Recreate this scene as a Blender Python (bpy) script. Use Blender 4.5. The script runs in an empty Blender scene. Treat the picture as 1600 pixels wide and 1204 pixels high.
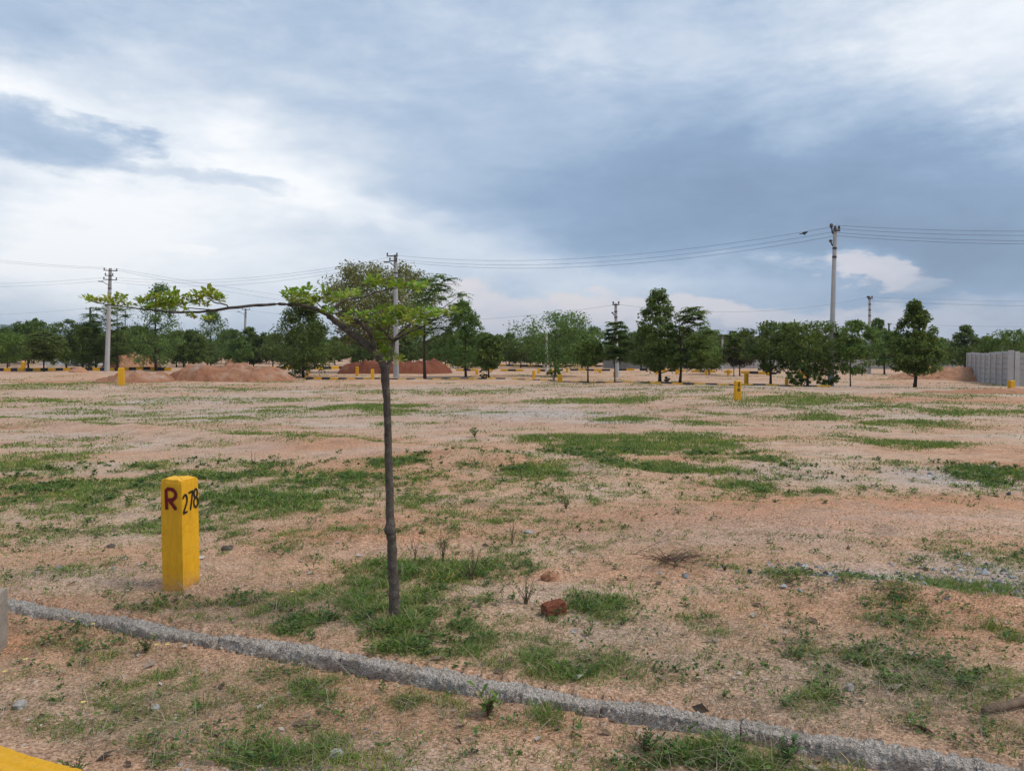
import bpy, math, random
import numpy as np

# ------------------------------------------------------------------ camera, world, sun, exposure
scene = bpy.context.scene
COL = scene.collection
F, CX, CY, CAMH, HOR = 1180.0, 800.0, 602.0, 1.6, 556.0      # focal length in photo pixels, centre, eye height, horizon row
PITCH = math.atan((CY - HOR) / F)
cam_d = bpy.data.cameras.new('camera'); cam = bpy.data.objects.new('camera', cam_d); COL.objects.link(cam)
cam.location = (0, 0, CAMH); cam.rotation_euler = (math.pi / 2 - PITCH, 0, 0)
cam_d.sensor_width = 36; cam_d.lens = 36 * F / 1600; cam_d.clip_start = 0.05; cam_d.clip_end = 20000
scene.camera = cam
SUN_AZ, SUN_EL = math.radians(102), math.radians(54)
sd = bpy.data.lights.new('sun', 'SUN'); sun = bpy.data.objects.new('sun', sd); COL.objects.link(sun)
sd.energy = 1.5; sd.angle = math.radians(20); sd.color = (1.0, 0.93, 0.84)
sun.rotation_euler = (math.pi / 2 - SUN_EL, 0, math.pi - SUN_AZ)
scene.view_settings.view_transform = 'Standard'; scene.view_settings.look = 'None'
scene.view_settings.exposure = 0.58; scene.view_settings.gamma = 1.0
scene.view_settings.use_curve_mapping = False
cy = scene.cycles
cy.use_denoising = True
cy.max_bounces = 5; cy.diffuse_bounces = 3; cy.glossy_bounces = 1; cy.transmission_bounces = 3; cy.volume_bounces = 0
cy.caustics_reflective = False; cy.caustics_refractive = False


class NT:
    """small helper to write node trees"""
    def __init__(s, tree):
        s.t = tree; s.n = tree.nodes; s.l = tree.links
        s.n.clear()
    def new(s, typ, **kw):
        n = s.n.new(typ)
        for k, v in kw.items(): setattr(n, k, v)
        return n
    def put(s, sock, v):
        if hasattr(v, 'is_output'): s.l.new(v, sock)
        elif v is not None: sock.default_value = v
    def m(s, op, a, b=None, c=None):
        n = s.new('ShaderNodeMath', operation=op)
        s.put(n.inputs[0], a)
        if b is not None: s.put(n.inputs[1], b)
        if c is not None: s.put(n.inputs[2], c)
        return n.outputs[0]
    def noise(s, vec, scale, detail=5, rough=0.55, dist=0.0):
        n = s.new('ShaderNodeTexNoise'); s.put(n.inputs['Vector'], vec)
        n.inputs['Scale'].default_value = scale; n.inputs['Detail'].default_value = detail
        n.inputs['Roughness'].default_value = rough; n.inputs['Distortion'].default_value = dist
        return n
    def vor(s, vec, scale, feature='F1'):
        n = s.new('ShaderNodeTexVoronoi', feature=feature); s.put(n.inputs['Vector'], vec)
        n.inputs['Scale'].default_value = scale
        return n
    def ramp(s, fac, stops, interp='LINEAR'):
        n = s.new('ShaderNodeValToRGB'); s.put(n.inputs[0], fac)
        cr = n.color_ramp; cr.interpolation = interp
        while len(cr.elements) < len(stops): cr.elements.new(0.5)
        for e, (p, c) in zip(cr.elements, stops):
            e.position = p; e.color = (c[0], c[1], c[2], 1) if hasattr(c, '__len__') else (c, c, c, 1)
        return n.outputs[0]
    def rng(s, v, a, b, c=0.0, d=1.0, smooth=False):
        n = s.new('ShaderNodeMapRange'); n.interpolation_type = 'SMOOTHSTEP' if smooth else 'LINEAR'
        s.put(n.inputs[0], v)
        for i, q in enumerate((a, b, c, d)): s.put(n.inputs[i + 1], q)
        return n.outputs[0]
    def mix(s, fac, a, b, typ='MIX'):
        n = s.new('ShaderNodeMix', data_type='RGBA', blend_type=typ)
        s.put(n.inputs[0], fac)
        for k, v in ((6, a), (7, b)):
            s.put(n.inputs[k], (v[0], v[1], v[2], 1) if isinstance(v, (tuple, list)) else v)
        return n.outputs[2]


def build_world():
    w = bpy.data.worlds.new('World'); scene.world = w; w.use_nodes = True
    w.cycles.sampling_method = 'MANUAL'; w.cycles.sample_map_resolution = 128
    T = NT(w.node_tree)
    sky = T.new('ShaderNodeTexSky', sky_type='NISHITA', sun_disc=False)
    sky.sun_elevation = SUN_EL; sky.sun_rotation = SUN_AZ; sky.dust_density = 2.0
    tc = T.new('ShaderNodeTexCoord'); d = tc.outputs['Generated']
    sep = T.new('ShaderNodeSeparateXYZ'); T.put(sep.inputs[0], d)
    x, y, z = sep.outputs
    az0 = T.m('ARCTAN2', x, y); el0 = T.m('ARCSINE', z)
    # clouds are flattened towards the horizon: stretch the noise sideways there
    cmb = T.new('ShaderNodeCombineXYZ')
    T.put(cmb.inputs[0], az0); T.put(cmb.inputs[1], T.m('MULTIPLY', el0, 2.6)); T.put(cmb.inputs[2], 0.37)
    v = cmb.outputs[0]
    wn = T.noise(v, 3.2, 4, 0.6)
    ws = T.new('ShaderNodeSeparateColor'); T.put(ws.inputs[0], wn.outputs['Color'])
    fine = T.noise(v, 10.0, 7, 0.66)
    fs = T.new('ShaderNodeSeparateColor'); T.put(fs.inputs[0], fine.outputs['Color'])
    az = T.m('ADD', az0, T.m('ADD', T.m('MULTIPLY', T.m('SUBTRACT', ws.outputs[0], 0.5), 0.34), T.m('MULTIPLY', T.m('SUBTRACT', fs.outputs[0], 0.5), 0.13)))
    el = T.m('ADD', el0, T.m('ADD', T.m('MULTIPLY', T.m('SUBTRACT', ws.outputs[1], 0.5), 0.11), T.m('MULTIPLY', T.m('SUBTRACT', fs.outputs[1], 0.5), 0.055)))
    def blob(px, py, rx, ry, tilt=0.0, sharp=None, warp=1.0):
        a = math.atan((px - CX) / F); e = math.atan((HOR - py) / F * math.cos(a))
        sa = rx / F * math.cos(a) ** 2; se = ry / F * math.cos(a)
        A = az if warp else az0; E = el if warp else el0
        du = T.m('SUBTRACT', A, a); dv = T.m('SUBTRACT', E, e)
        c, s_ = math.cos(tilt), math.sin(tilt)
        u = T.m('ADD', T.m('MULTIPLY', du, c / sa), T.m('MULTIPLY', dv, s_ / sa))
        w_ = T.m('ADD', T.m('MULTIPLY', du, -s_ / se), T.m('MULTIPLY', dv, c / se))
        q = T.m('ADD', T.m('MULTIPLY', u, u), T.m('MULTIPLY', w_, w_))
        if sharp: return T.rng(q, 1 + sharp, max(0.0, 1 - sharp), 0, 1, True)
        return T.m('POWER', 2.718, T.m('MULTIPLY', q, -1.0))
    big = T.noise(v, 1.5, 4, 0.5)
    B = T.m('ADD', SKY_BASE, T.m('MULTIPLY', T.m('SUBTRACT', big.outputs[0], 0.5), 0.30))
    B = T.m('ADD', B, T.m('MULTIPLY', T.m('SUBTRACT', fine.outputs[0], 0.5), 0.36))
    wisp = T.noise(v, 4.2, 5, 0.6, 0.6)
    B = T.m('ADD', B, T.m('MULTIPLY', T.m('SUBTRACT', wisp.outputs[0], 0.5), 0.32))
    for (px, py, rx, ry, tilt, sharp, amp) in SKY_BLOBS:
        B = T.m('ADD', B, T.m('MULTIPLY', blob(px, py, rx, ry, tilt, sharp), amp))
    colr = T.ramp(B, SKY_RAMP)
    pk = None
    for (px, py, rx, ry, tilt, sharp, amp) in SKY_PINK:
        b = T.m('MULTIPLY', blob(px, py, rx, ry, tilt, sharp), amp)
        pk = b if pk is None else T.m('MAXIMUM', pk, b)
    pk = T.m('MULTIPLY', pk, T.rng(wisp.outputs[0], 0.25, 0.55, 0.45, 1.0))
    colr = T.mix(pk, colr, (0.60, 0.555, 0.56))
    for (px, py, rx, ry, tilt, sharp, amp) in SKY_DARK:
        colr = T.mix(T.m('MULTIPLY', blob(px, py, rx, ry, tilt, sharp), amp), colr, (0.23, 0.30, 0.41))
    # the cloud deck covers nearly all of the clear sky
    sc = T.new('ShaderNodeVectorMath', operation='SCALE'); T.put(sc.inputs[0], colr); sc.inputs['Scale'].default_value = 1 / 0.1
    out = T.mix(0.93, sky.outputs[0], sc.outputs[0])
    bg = T.new('ShaderNodeBackground'); T.put(bg.inputs[0], out); bg.inputs[1].default_value = 0.1
    o = T.new('ShaderNodeOutputWorld'); T.l.new(bg.outputs[0], o.inputs[0])


SKY_BASE = 0.53
SKY_RAMP = [(0.0, (0.145, 0.205, 0.30)), (0.30, (0.195, 0.278, 0.40)), (0.52, (0.32, 0.40, 0.515)), (0.73, (0.51, 0.56, 0.625)), (0.95, (0.73, 0.74, 0.75))]
SKY_BLOBS = [  # photo column, row, half width, half height, tilt, edge softness (None = gaussian), amount
    (180, 340, 430, 150, 0.10, None, 0.44),
    (60, 150, 260, 60, 0.2, None, 0.20), (320, 450, 520, 70, 0.0, None, 0.14),
    (420, 215, 190, 45, -0.2, None, 0.20),
    (540, 315, 260, 38, -0.28, None, 0.26),
    (700, 420, 300, 50, -0.1, None, 0.06),
    (75, 213, 130, 42, -0.20, 0.9, -0.36),
    (350, 270, 130, 15, -0.12, 0.9, -0.20),
    (1150, 310, 430, 105, 0.0, None, -0.42),
    (1520, 410, 270, 70, 0.0, None, -0.40),
    (820, 170, 360, 110, 0.1, None, -0.07),
    (1480, 60, 280, 95, 0.0, None, 0.32),
    (1590, 175, 90, 55, 0.0, None, 0.26),
    (980, 105, 130, 45, -0.2, None, 0.12),
    (1060, 430, 260, 26, 0.0, None, 0.14),
    (1300, 412, 105, 20, -0.15, 0.6, 0.16),
    (310, 390, 60, 9, -0.25, 0.5, 0.10),
]
SKY_PINK = [(1180, 512, 260, 50, 0.0, 0.3, 0.75), (930, 510, 430, 56, -0.03, 0.22, 0.9), (1325, 426, 115, 22, -0.22, 0.45, 0.72), (1290, 520, 330, 42, 0.0, 0.4, 0.5)]
SKY_DARK = [(1395, 447, 50, 13, 0.1, 0.6, 0.6), (1140, 503, 60, 12, 0.0, 0.6, 0.45), (900, 500, 60, 9, 0.0, 0.7, 0.3)]
build_world()

# ------------------------------------------------------------------ geometry helpers
R = random.Random(7)
RN = np.random.default_rng(11)


def ray(px, py):
    c, s = math.cos(PITCH), math.sin(PITCH)
    u = (CY - py) / F; r = (px - CX) / F
    return np.array([r, c + u * s, -s + u * c])


def G(px, py, z=0.0):
    """ground point seen at a photo pixel"""
    d = ray(px, py); t = (z - CAMH) / d[2]
    return np.array([d[0] * t, d[1] * t, z])


def at(px, py, Y):
    """point at depth Y seen at a photo pixel"""
    d = ray(px, py); t = Y / d[1]
    return np.array([d[0] * t, Y, CAMH + d[2] * t])


def _hash(ix, iy, seed):
    n = (ix.astype(np.int64) * 374761393 + iy.astype(np.int64) * 668265263 + seed * 1274126177) & 0xffffffff
    n = ((n ^ (n >> 13)) * 1274126177) & 0xffffffff
    n = ((n ^ (n >> 16)) * 2246822519) & 0xffffffff
    return ((n ^ (n >> 15)) & 0xffffff) / float(0xffffff)


def vnoise(x, y, seed=0):
    x = np.asarray(x, float); y = np.asarray(y, float)
    ix = np.floor(x); iy = np.floor(y); fx = x - ix; fy = y - iy
    fx = fx * fx * (3 - 2 * fx); fy = fy * fy * (3 - 2 * fy)
    a = _hash(ix, iy, seed); b = _hash(ix + 1, iy, seed); c = _hash(ix, iy + 1, seed); d = _hash(ix + 1, iy + 1, seed)
    return (a + (b - a) * fx) * (1 - fy) + (c + (d - c) * fx) * fy


def fbm(x, y, seed=0, oct=4):
    s = 0; amp = 0.5; tot = 0
    for o in range(oct):
        s = s + amp * vnoise(np.asarray(x) * 2 ** o + 17.3 * o, np.asarray(y) * 2 ** o - 9.1 * o, seed + o); tot += amp; amp *= 0.5
    return s / tot


def sstep(a, b, x):
    t = np.clip((x - a) / (b - a), 0, 1)
    return t * t * (3 - 2 * t)


def mesh_np(name, V, T, smooth=False):
    me = bpy.data.meshes.new(name)
    V = np.ascontiguousarray(V, dtype=np.float32); T = np.ascontiguousarray(T, dtype=np.int32)
    k = T.shape[1]
    me.vertices.add(len(V)); me.vertices.foreach_set('co', V.ravel())
    me.loops.add(T.size); me.loops.foreach_set('vertex_index', T.ravel())
    me.polygons.add(len(T)); me.polygons.foreach_set('loop_start', np.arange(0, T.size, k, dtype=np.int32))
    me.polygons.foreach_set('use_smooth', np.full(len(T), smooth, dtype=bool))
    me.update(calc_edges=True)
    return me


class MB:
    def __init__(s): s.v = []; s.f = []
    def add(s, V, Fc):
        o = len(s.v); s.v.extend([tuple(float(q) for q in p) for p in V]); s.f.extend([tuple(i + o for i in f) for f in Fc])
        return s
    def box(s, c, size, rz=0.0, taper=1.0, jit=0.0):
        hx, hy, hz = size[0] / 2, size[1] / 2, size[2] / 2; V = []
        for k, (sx, sy, sz) in enumerate([(-1, -1, -1), (1, -1, -1), (1, 1, -1), (-1, 1, -1), (-1, -1, 1), (1, -1, 1), (1, 1, 1), (-1, 1, 1)]):
            q = taper if sz > 0 else 1.0
            x, y = sx * hx * q, sy * hy * q
            V.append((c[0] + x * math.cos(rz) - y * math.sin(rz) + R.uniform(-jit, jit), c[1] + x * math.sin(rz) + y * math.cos(rz) + R.uniform(-jit, jit), c[2] + sz * hz + R.uniform(-jit, jit)))
        return s.add(V, [(3, 2, 1, 0), (4, 5, 6, 7), (0, 1, 5, 4), (1, 2, 6, 5), (2, 3, 7, 6), (3, 0, 4, 7)])
    def tube(s, P, rad, n=6, caps=True):
        P = [np.array(p, float) for p in P]; o = len(s.v); k = len(P)
        if not hasattr(rad, '__len__'): rad = [rad] * k
        ref = None
        for i in range(k):
            t = P[min(i + 1, k - 1)] - P[max(i - 1, 0)]; t /= (np.linalg.norm(t) + 1e-9)
            if ref is None: ref = np.array([1, 0, 0]) if abs(t[0]) < 0.8 else np.array([0, 1.0, 0])
            a = np.cross(t, ref); a /= (np.linalg.norm(a) + 1e-9); b = np.cross(t, a); ref = -np.cross(t, a) if False else ref
            for j in range(n):
                q = 2 * math.pi * j / n
                s.v.append(tuple(P[i] + rad[i] * (math.cos(q) * a + math.sin(q) * b)))
        for i in range(k - 1):
            for j in range(n):
                s.f.append((o + i * n + j, o + i * n + (j + 1) % n, o + (i + 1) * n + (j + 1) % n, o + (i + 1) * n + j))
        if caps:
            s.f.append(tuple(o + j for j in range(n))[::-1]); s.f.append(tuple(o + (k - 1) * n + j for j in range(n)))
        return s
    def mesh(s, name, smooth=False):
        me = bpy.data.meshes.new(name); me.from_pydata(s.v, [], s.f); me.update()
        if smooth: me.polygons.foreach_set('use_smooth', np.full(len(me.polygons), True))
        return me
    def obj(s, name, mat, parent=None, smooth=False):
        return link(name, s.mesh(name, smooth), mat, parent)


def link(name, me, mat=None, parent=None, loc=None):
    o = bpy.data.objects.new(name, me); COL.objects.link(o)
    if mat is not None and me is not None and not me.materials: me.materials.append(mat)
    if parent is not None: o.parent = parent
    if loc is not None: o.location = [float(q) for q in loc]
    return o


def thing(name, label, cat, loc=(0, 0, 0), rz=0.0, group=None):
    o = bpy.data.objects.new(name, None); COL.objects.link(o)
    o.empty_display_size = 0.2
    o.location = [float(q) for q in loc]; o.rotation_euler = (0, 0, rz)
    return tag(o, label, cat, group)


def tag(o, label=None, cat=None, group=None, kind=None):
    if label: o['label'] = label
    if cat: o['category'] = cat
    if group: o['group'] = group
    if kind: o['kind'] = kind
    return o


# ------------------------------------------------------------------ materials
def principled(name, rough=0.8, spec=0.3):
    m = bpy.data.materials.new(name); m.use_nodes = True
    T = NT(m.node_tree)
    b = T.new('ShaderNodeBsdfPrincipled'); b.inputs['Roughness'].default_value = rough
    b.inputs['Specular IOR Level'].default_value = spec
    o = T.new('ShaderNodeOutputMaterial'); T.l.new(b.outputs[0], o.inputs[0])
    return m, T, b, o


def mottled(name, c1, c2, scale=6, rough=0.85, bump=0.3, bscale=40, bdist=0.01, c3=None, spec=0.25):
    m, T, b, o = principled(name, rough, spec)
    tc = T.new('ShaderNodeTexCoord'); v = tc.outputs['Object']
    n = T.noise(v, scale, 7, 0.65)
    stops = [(0.32, c1), (0.66, c2)] if c3 is None else [(0.3, c1), (0.55, c2), (0.72, c3)]
    c = T.ramp(n.outputs[0], stops)
    n2 = T.noise(v, bscale, 6, 0.7)
    c = T.mix(0.35, c, T.ramp(n2.outputs[0], [(0.3, 0.35), (0.7, 1.0)]), 'MULTIPLY')
    T.put(b.inputs['Base Color'], c)
    if bump:
        bp = T.new('ShaderNodeBump'); bp.inputs['Strength'].default_value = bump; bp.inputs['Distance'].default_value = bdist
        T.put(bp.inputs['Height'], n2.outputs[0]); T.l.new(bp.outputs[0], b.inputs['Normal'])
    return m


def leafy(name, stops, transl=0.45, rough=0.55, patch=0.0):
    """leaf material: each leaf has its own tint, light shines through a little"""
    m = bpy.data.materials.new(name); m.use_nodes = True
    T = NT(m.node_tree)
    g = T.new('ShaderNodeNewGeometry')
    oi = T.new('ShaderNodeObjectInfo')
    c = T.ramp(g.outputs['Random Per Island'], stops)
    hs = T.new('ShaderNodeHueSaturation')
    T.put(hs.inputs['Color'], c)
    T.put(hs.inputs['Hue'], T.rng(oi.outputs['Random'], 0, 1, 0.485, 0.515)); T.put(hs.inputs['Value'], T.rng(oi.outputs['Random'], 0, 1, 0.8, 1.2))
    c = hs.outputs[0]
    if patch:      # some clumps are fresher, others yellowed
        pn = T.noise(g.outputs['Position'], patch, 3, 0.6)
        c = T.mix(1.0, c, T.ramp(pn.outputs[0], [(0.32, (0.72, 0.80, 0.70)), (0.5, (1.0, 1.0, 1.0)), (0.68, (1.55, 1.22, 1.15))]), 'MULTIPLY')
    b = T.new('ShaderNodeBsdfPrincipled'); b.inputs['Roughness'].default_value = rough; b.inputs['Specular IOR Level'].default_value = 0.3
    T.put(b.inputs['Base Color'], c)
    tr = T.new('ShaderNodeBsdfTranslucent'); T.put(tr.inputs[0], T.mix(0.5, c, (0.16, 0.22, 0.03)))
    mx = T.new('ShaderNodeMixShader'); mx.inputs[0].default_value = transl
    T.l.new(b.outputs[0], mx.inputs[1]); T.l.new(tr.outputs[0], mx.inputs[2])
    o = T.new('ShaderNodeOutputMaterial'); T.l.new(mx.outputs[0], o.inputs[0])
    return m


def island_mat(name, stops, rough=0.85, bump=0.0):
    m, T, b, o = principled(name, rough, 0.25)
    g = T.new('ShaderNodeNewGeometry')
    c = T.ramp(g.outputs['Random Per Island'], stops)
    tc = T.new('ShaderNodeTexCoord'); n = T.noise(tc.outputs['Object'], 60, 4)
    c = T.mix(0.4, c, T.ramp(n.outputs[0], [(0.3, 0.5), (0.7, 1.0)]), 'MULTIPLY')
    T.put(b.inputs['Base Color'], c)
    return m


M = {}
M['yellow'] = mottled('yellow_paint', (0.74, 0.375, 0.012), (0.84, 0.445, 0.018), 5, 0.6, 0.5, 55, 0.006, spec=0.3)


def painted_post():
    """hand brushed yellow paint: uneven coats, chips showing concrete, mud splashed on at the foot"""
    m, T, b, o = principled('weathered_yellow_paint', 0.6, 0.3)
    tc = T.new('ShaderNodeTexCoord'); v = tc.outputs['Object']
    sv = T.new('ShaderNodeVectorMath', operation='MULTIPLY'); T.put(sv.inputs[0], v); sv.inputs[1].default_value = (1.0, 1.0, 0.22)
    br = T.noise(sv.outputs[0], 38, 5, 0.6); n = T.noise(v, 7, 5, 0.6); ch = T.noise(v, 26, 6, 0.7)
    c = T.ramp(n.outputs[0], [(0.3, (0.78, 0.385, 0.012)), (0.6, (0.88, 0.455, 0.018)), (0.8, (0.90, 0.51, 0.035))])
    c = T.mix(0.5, c, T.ramp(br.outputs[0], [(0.3, 0.72), (0.6, 1.0)]), 'MULTIPLY')
    c = T.mix(T.rng(ch.outputs[0], 0.68, 0.72, 0, 0.8), c, (0.42, 0.36, 0.27))
    sp = T.new('ShaderNodeSeparateXYZ'); T.put(sp.inputs[0], v)
    mud = T.rng(T.m('SUBTRACT', T.m('ADD', sp.outputs[2], T.m('MULTIPLY', ch.outputs[0], -0.22)), T.m('MULTIPLY', n.outputs[0], 0.12)), -0.10, -0.01, 0.5, 0.0)
    c = T.mix(mud, c, (0.40, 0.23, 0.12))
    T.put(b.inputs['Base Color'], c)
    bp = T.new('ShaderNodeBump'); bp.inputs['Strength'].default_value = 0.7; bp.inputs['Distance'].default_value = 0.008
    T.put(bp.inputs['Height'], T.m('ADD', ch.outputs[0], br.outputs[0])); T.l.new(bp.outputs[0], b.inputs['Normal'])
    return m


M['post'] = painted_post()
M['black'] = mottled('black_paint', (0.018, 0.02, 0.026), (0.05, 0.052, 0.06), 6, 0.7, 0.3, 50, 0.005)
M['redpaint'] = mottled('maroon_paint', (0.16, 0.008, 0.012), (0.22, 0.014, 0.018), 30, 0.6, 0.1, 80, 0.002)
M['blackpaint'] = mottled('black_lettering_paint', (0.012, 0.011, 0.010), (0.022, 0.02, 0.018), 30, 0.6, 0.1, 80, 0.002)
M['cement'] = mottled('rough_cement', (0.30, 0.245, 0.195), (0.44, 0.375, 0.315), 7, 0.95, 0.8, 120, 0.012, c3=(0.56, 0.49, 0.425))
M['pole'] = mottled('pole_concrete', (0.42, 0.41, 0.40), (0.54, 0.53, 0.515), 1.5, 0.9, 0.15, 30, 0.005)
M['palepole'] = mottled('whitewash', (0.50, 0.49, 0.47), (0.66, 0.65, 0.63), 3, 0.9, 0.15, 30, 0.005)
M['wall'] = mottled('precast_concrete', (0.37, 0.355, 0.34), (0.50, 0.48, 0.455), 1.2, 0.9, 0.2, 20, 0.01)
M['fadedyellow'] = mottled('faded_yellow_paint', (0.50, 0.42, 0.22), (0.56, 0.50, 0.34), 3, 0.9, 0.1, 30)
M['steel'] = mottled('dark_steel', (0.05, 0.052, 0.06), (0.10, 0.10, 0.11), 8, 0.6, 0, 30)
M['insul'] = mottled('brown_porcelain', (0.05, 0.03, 0.025), (0.09, 0.05, 0.04), 10, 0.35, 0, 30, spec=0.5)
M['wire'] = mottled('aluminium_wire', (0.10, 0.11, 0.13), (0.14, 0.15, 0.17), 1, 0.6, 0, 30)
M['bark'] = mottled('grey_brown_bark', (0.075, 0.058, 0.046), (0.16, 0.13, 0.105), 26, 0.95, 1.0, 90, 0.014, c3=(0.26, 0.22, 0.185))
M['bark_far'] = mottled('dark_bark', (0.045, 0.033, 0.026), (0.085, 0.062, 0.048), 8, 0.95, 0.3, 40, 0.01)
M['twig'] = mottled('dry_twig', (0.12, 0.075, 0.05), (0.23, 0.16, 0.11), 20, 0.95, 0, 60)
M['brick'] = mottled('laterite_brick', (0.15, 0.045, 0.025), (0.26, 0.095, 0.052), 25, 0.95, 0.8, 90, 0.01)
M['stone'] = mottled('pale_stone', (0.33, 0.31, 0.29), (0.52, 0.49, 0.46), 18, 0.95, 0.6, 70, 0.01)
M['darkstone'] = mottled('dark_stone', (0.05, 0.05, 0.055), (0.12, 0.12, 0.13), 25, 0.9, 0.6, 70, 0.01)
M['bird'] = mottled('black_feathers', (0.01, 0.01, 0.012), (0.02, 0.02, 0.024), 30, 0.6, 0, 60)
M['petal'] = mottled('yellow_petals', (0.72, 0.52, 0.08), (0.80, 0.66, 0.25), 60, 0.7, 0, 60)
M['mound_pale'] = mottled('pale_dirt', (0.34, 0.14, 0.07), (0.47, 0.24, 0.14), 0.9, 0.95, 1.0, 4, 0.2, c3=(0.56, 0.40, 0.31))
M['mound_red'] = mottled('red_earth', (0.19, 0.058, 0.030), (0.26, 0.092, 0.050), 1.0, 0.95, 0.8, 5, 0.12)
M['mound_orange'] = mottled('orange_dirt', (0.40, 0.18, 0.09), (0.52, 0.28, 0.165), 0.9, 0.95, 0.8, 5, 0.12)
M['mound_grey'] = mottled('crusher_dust', (0.36, 0.34, 0.33), (0.48, 0.46, 0.45), 1.5, 0.95, 0.5, 6, 0.08)
M['slab'] = mottled('cream_plaster', (0.50, 0.46, 0.36), (0.60, 0.56, 0.45), 3, 0.9, 0.2, 20, 0.005)
M['asphalt'] = mottled('asphalt', (0.04, 0.04, 0.042), (0.07, 0.068, 0.066), 8, 0.95, 0.6, 120, 0.008)
M['hill'] = mottled('wooded_hillside', (0.028, 0.050, 0.030), (0.055, 0.082, 0.045), 0.012, 0.95, 0.0, 0.05)

GREEN_D = [(0.0, (0.052, 0.095, 0.026)), (0.45, (0.100, 0.165, 0.040)), (0.85, (0.16, 0.235, 0.055)), (1.0, (0.23, 0.29, 0.075))]
GREEN_M = [(0.0, (0.060, 0.100, 0.024)), (0.45, (0.118, 0.182, 0.040)), (0.85, (0.185, 0.250, 0.055)), (1.0, (0.26, 0.315, 0.075))]
GREEN_L = [(0.0, (0.060, 0.105, 0.022)), (0.45, (0.11, 0.18, 0.030)), (0.85, (0.18, 0.25, 0.040)), (1.0, (0.26, 0.31, 0.06))]
GREEN_O = [(0.0, (0.10, 0.110, 0.034)), (0.45, (0.195, 0.195, 0.062)), (0.85, (0.28, 0.26, 0.092)), (1.0, (0.36, 0.31, 0.13))]
GREEN_B = [(0.0, (0.030, 0.022, 0.014)), (0.5, (0.060, 0.046, 0.026)), (1.0, (0.10, 0.072, 0.04))]
M['leaf_dark'] = leafy('dark_leaves', GREEN_D)
M['leaf_mid'] = leafy('green_leaves', GREEN_M)
M['leaf_light'] = leafy('light_leaves', GREEN_L)
M['leaf_olive'] = leafy('olive_leaves', GREEN_O, 0.25)
M['leaf_brown'] = leafy('brownish_leaves', GREEN_B, 0.2)
M['leaf_near'] = leafy('yellow_green_leaves', [(0.0, (0.15, 0.26, 0.026)), (0.45, (0.25, 0.38, 0.036)), (0.8, (0.37, 0.48, 0.055)), (1.0, (0.50, 0.54, 0.10))], 0.42, 0.45)
M['leaf_near_y'] = leafy('young_yellow_leaves', [(0.0, (0.24, 0.33, 0.032)), (0.5, (0.42, 0.47, 0.06)), (1.0, (0.58, 0.56, 0.11))], 0.42, 0.45)
M['grass'] = leafy('grass_blades', [(0.0, (0.085, 0.155, 0.026)), (0.4, (0.135, 0.245, 0.036)), (0.62, (0.205, 0.315, 0.048)), (0.76, (0.30, 0.29, 0.10)), (1.0, (0.48, 0.39, 0.23))], 0.35, 0.6, 1.3)
M['weed'] = leafy('low_weed_leaves', [(0.0, (0.026, 0.066, 0.020)), (0.5, (0.075, 0.150, 0.034)), (1.0, (0.14, 0.23, 0.05))], 0.25, 0.6, 2.0)
M['straw'] = leafy('dry_straw', [(0.0, (0.17, 0.125, 0.075)), (0.5, (0.30, 0.235, 0.155)), (1.0, (0.47, 0.40, 0.29))], 0.15, 0.8)
M['litter'] = island_mat('dry_litter', [(0.0, (0.07, 0.045, 0.03)), (0.4, (0.20, 0.135, 0.09)), (0.75, (0.36, 0.28, 0.21)), (1.0, (0.55, 0.50, 0.45))])
M['grit'] = island_mat('coarse_grit', [(0.0, (0.11, 0.06, 0.038)), (0.3, (0.33, 0.175, 0.098)), (0.6, (0.48, 0.29, 0.175)), (0.85, (0.58, 0.42, 0.31)), (1.0, (0.68, 0.61, 0.54))])
M['crush'] = island_mat('crushed_grey_stone', [(0.0, (0.07, 0.072, 0.08)), (0.4, (0.22, 0.22, 0.23)), (0.8, (0.40, 0.39, 0.385)), (1.0, (0.56, 0.55, 0.53))])

# ------------------------------------------------------------------ the ground
K0, K1 = G(0, 934)[:2], G(1600, 1206)[:2]            # plot kerb: two points on its centre line
KD = (K1 - K0) / np.linalg.norm(K1 - K0); KN = np.array([-KD[1], KD[0]])   # KN points to the field
if KN[1] < 0: KN = -KN
ROADOFF = None
_rk = G(50, 1186, 0.0)[:2]
ROADOFF = float(np.dot(_rk - K0, KN))                 # road kerb line lies this far on the near side


def kside(x, y): return (x - K0[0]) * KN[0] + (y - K0[1]) * KN[1]


RIDGE = [(G(a, b)[:2], w, h) for a, b, w, h in
         [(1040, 893, 0.16, 0.05), (1130, 903, 0.16, 0.05), (1220, 914, 0.2, 0.07), (1300, 922, 0.2, 0.06), (1380, 928, 0.25, 0.08), (1470, 935, 0.25, 0.07), (1560, 948, 0.25, 0.08),
          (262, 908, 0.10, 0.035), (303, 916, 0.09, 0.03), (283, 930, 0.07, 0.02), (620, 985, 0.14, 0.04), (600, 960, 0.12, 0.035), (860, 897, 0.12, 0.05), (960, 893, 0.12, 0.04), (560, 842, 0.5, 0.06), (680, 830, 0.5, 0.05)]]
RUT = [G(a, b)[:2] for a, b in [(-300, 640), (0, 657), (150, 668), (300, 683), (450, 690), (620, 702), (800, 722), (950, 735)]]


TRACKS = [[G(a, b)[:2] for a, b in q] for q in ([(960, 798), (1080, 803), (1230, 815), (1400, 832), (1620, 850)], [(900, 762), (1100, 772), (1350, 792), (1640, 812)], [(-100, 668), (120, 688), (330, 706), (560, 716)])]


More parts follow.
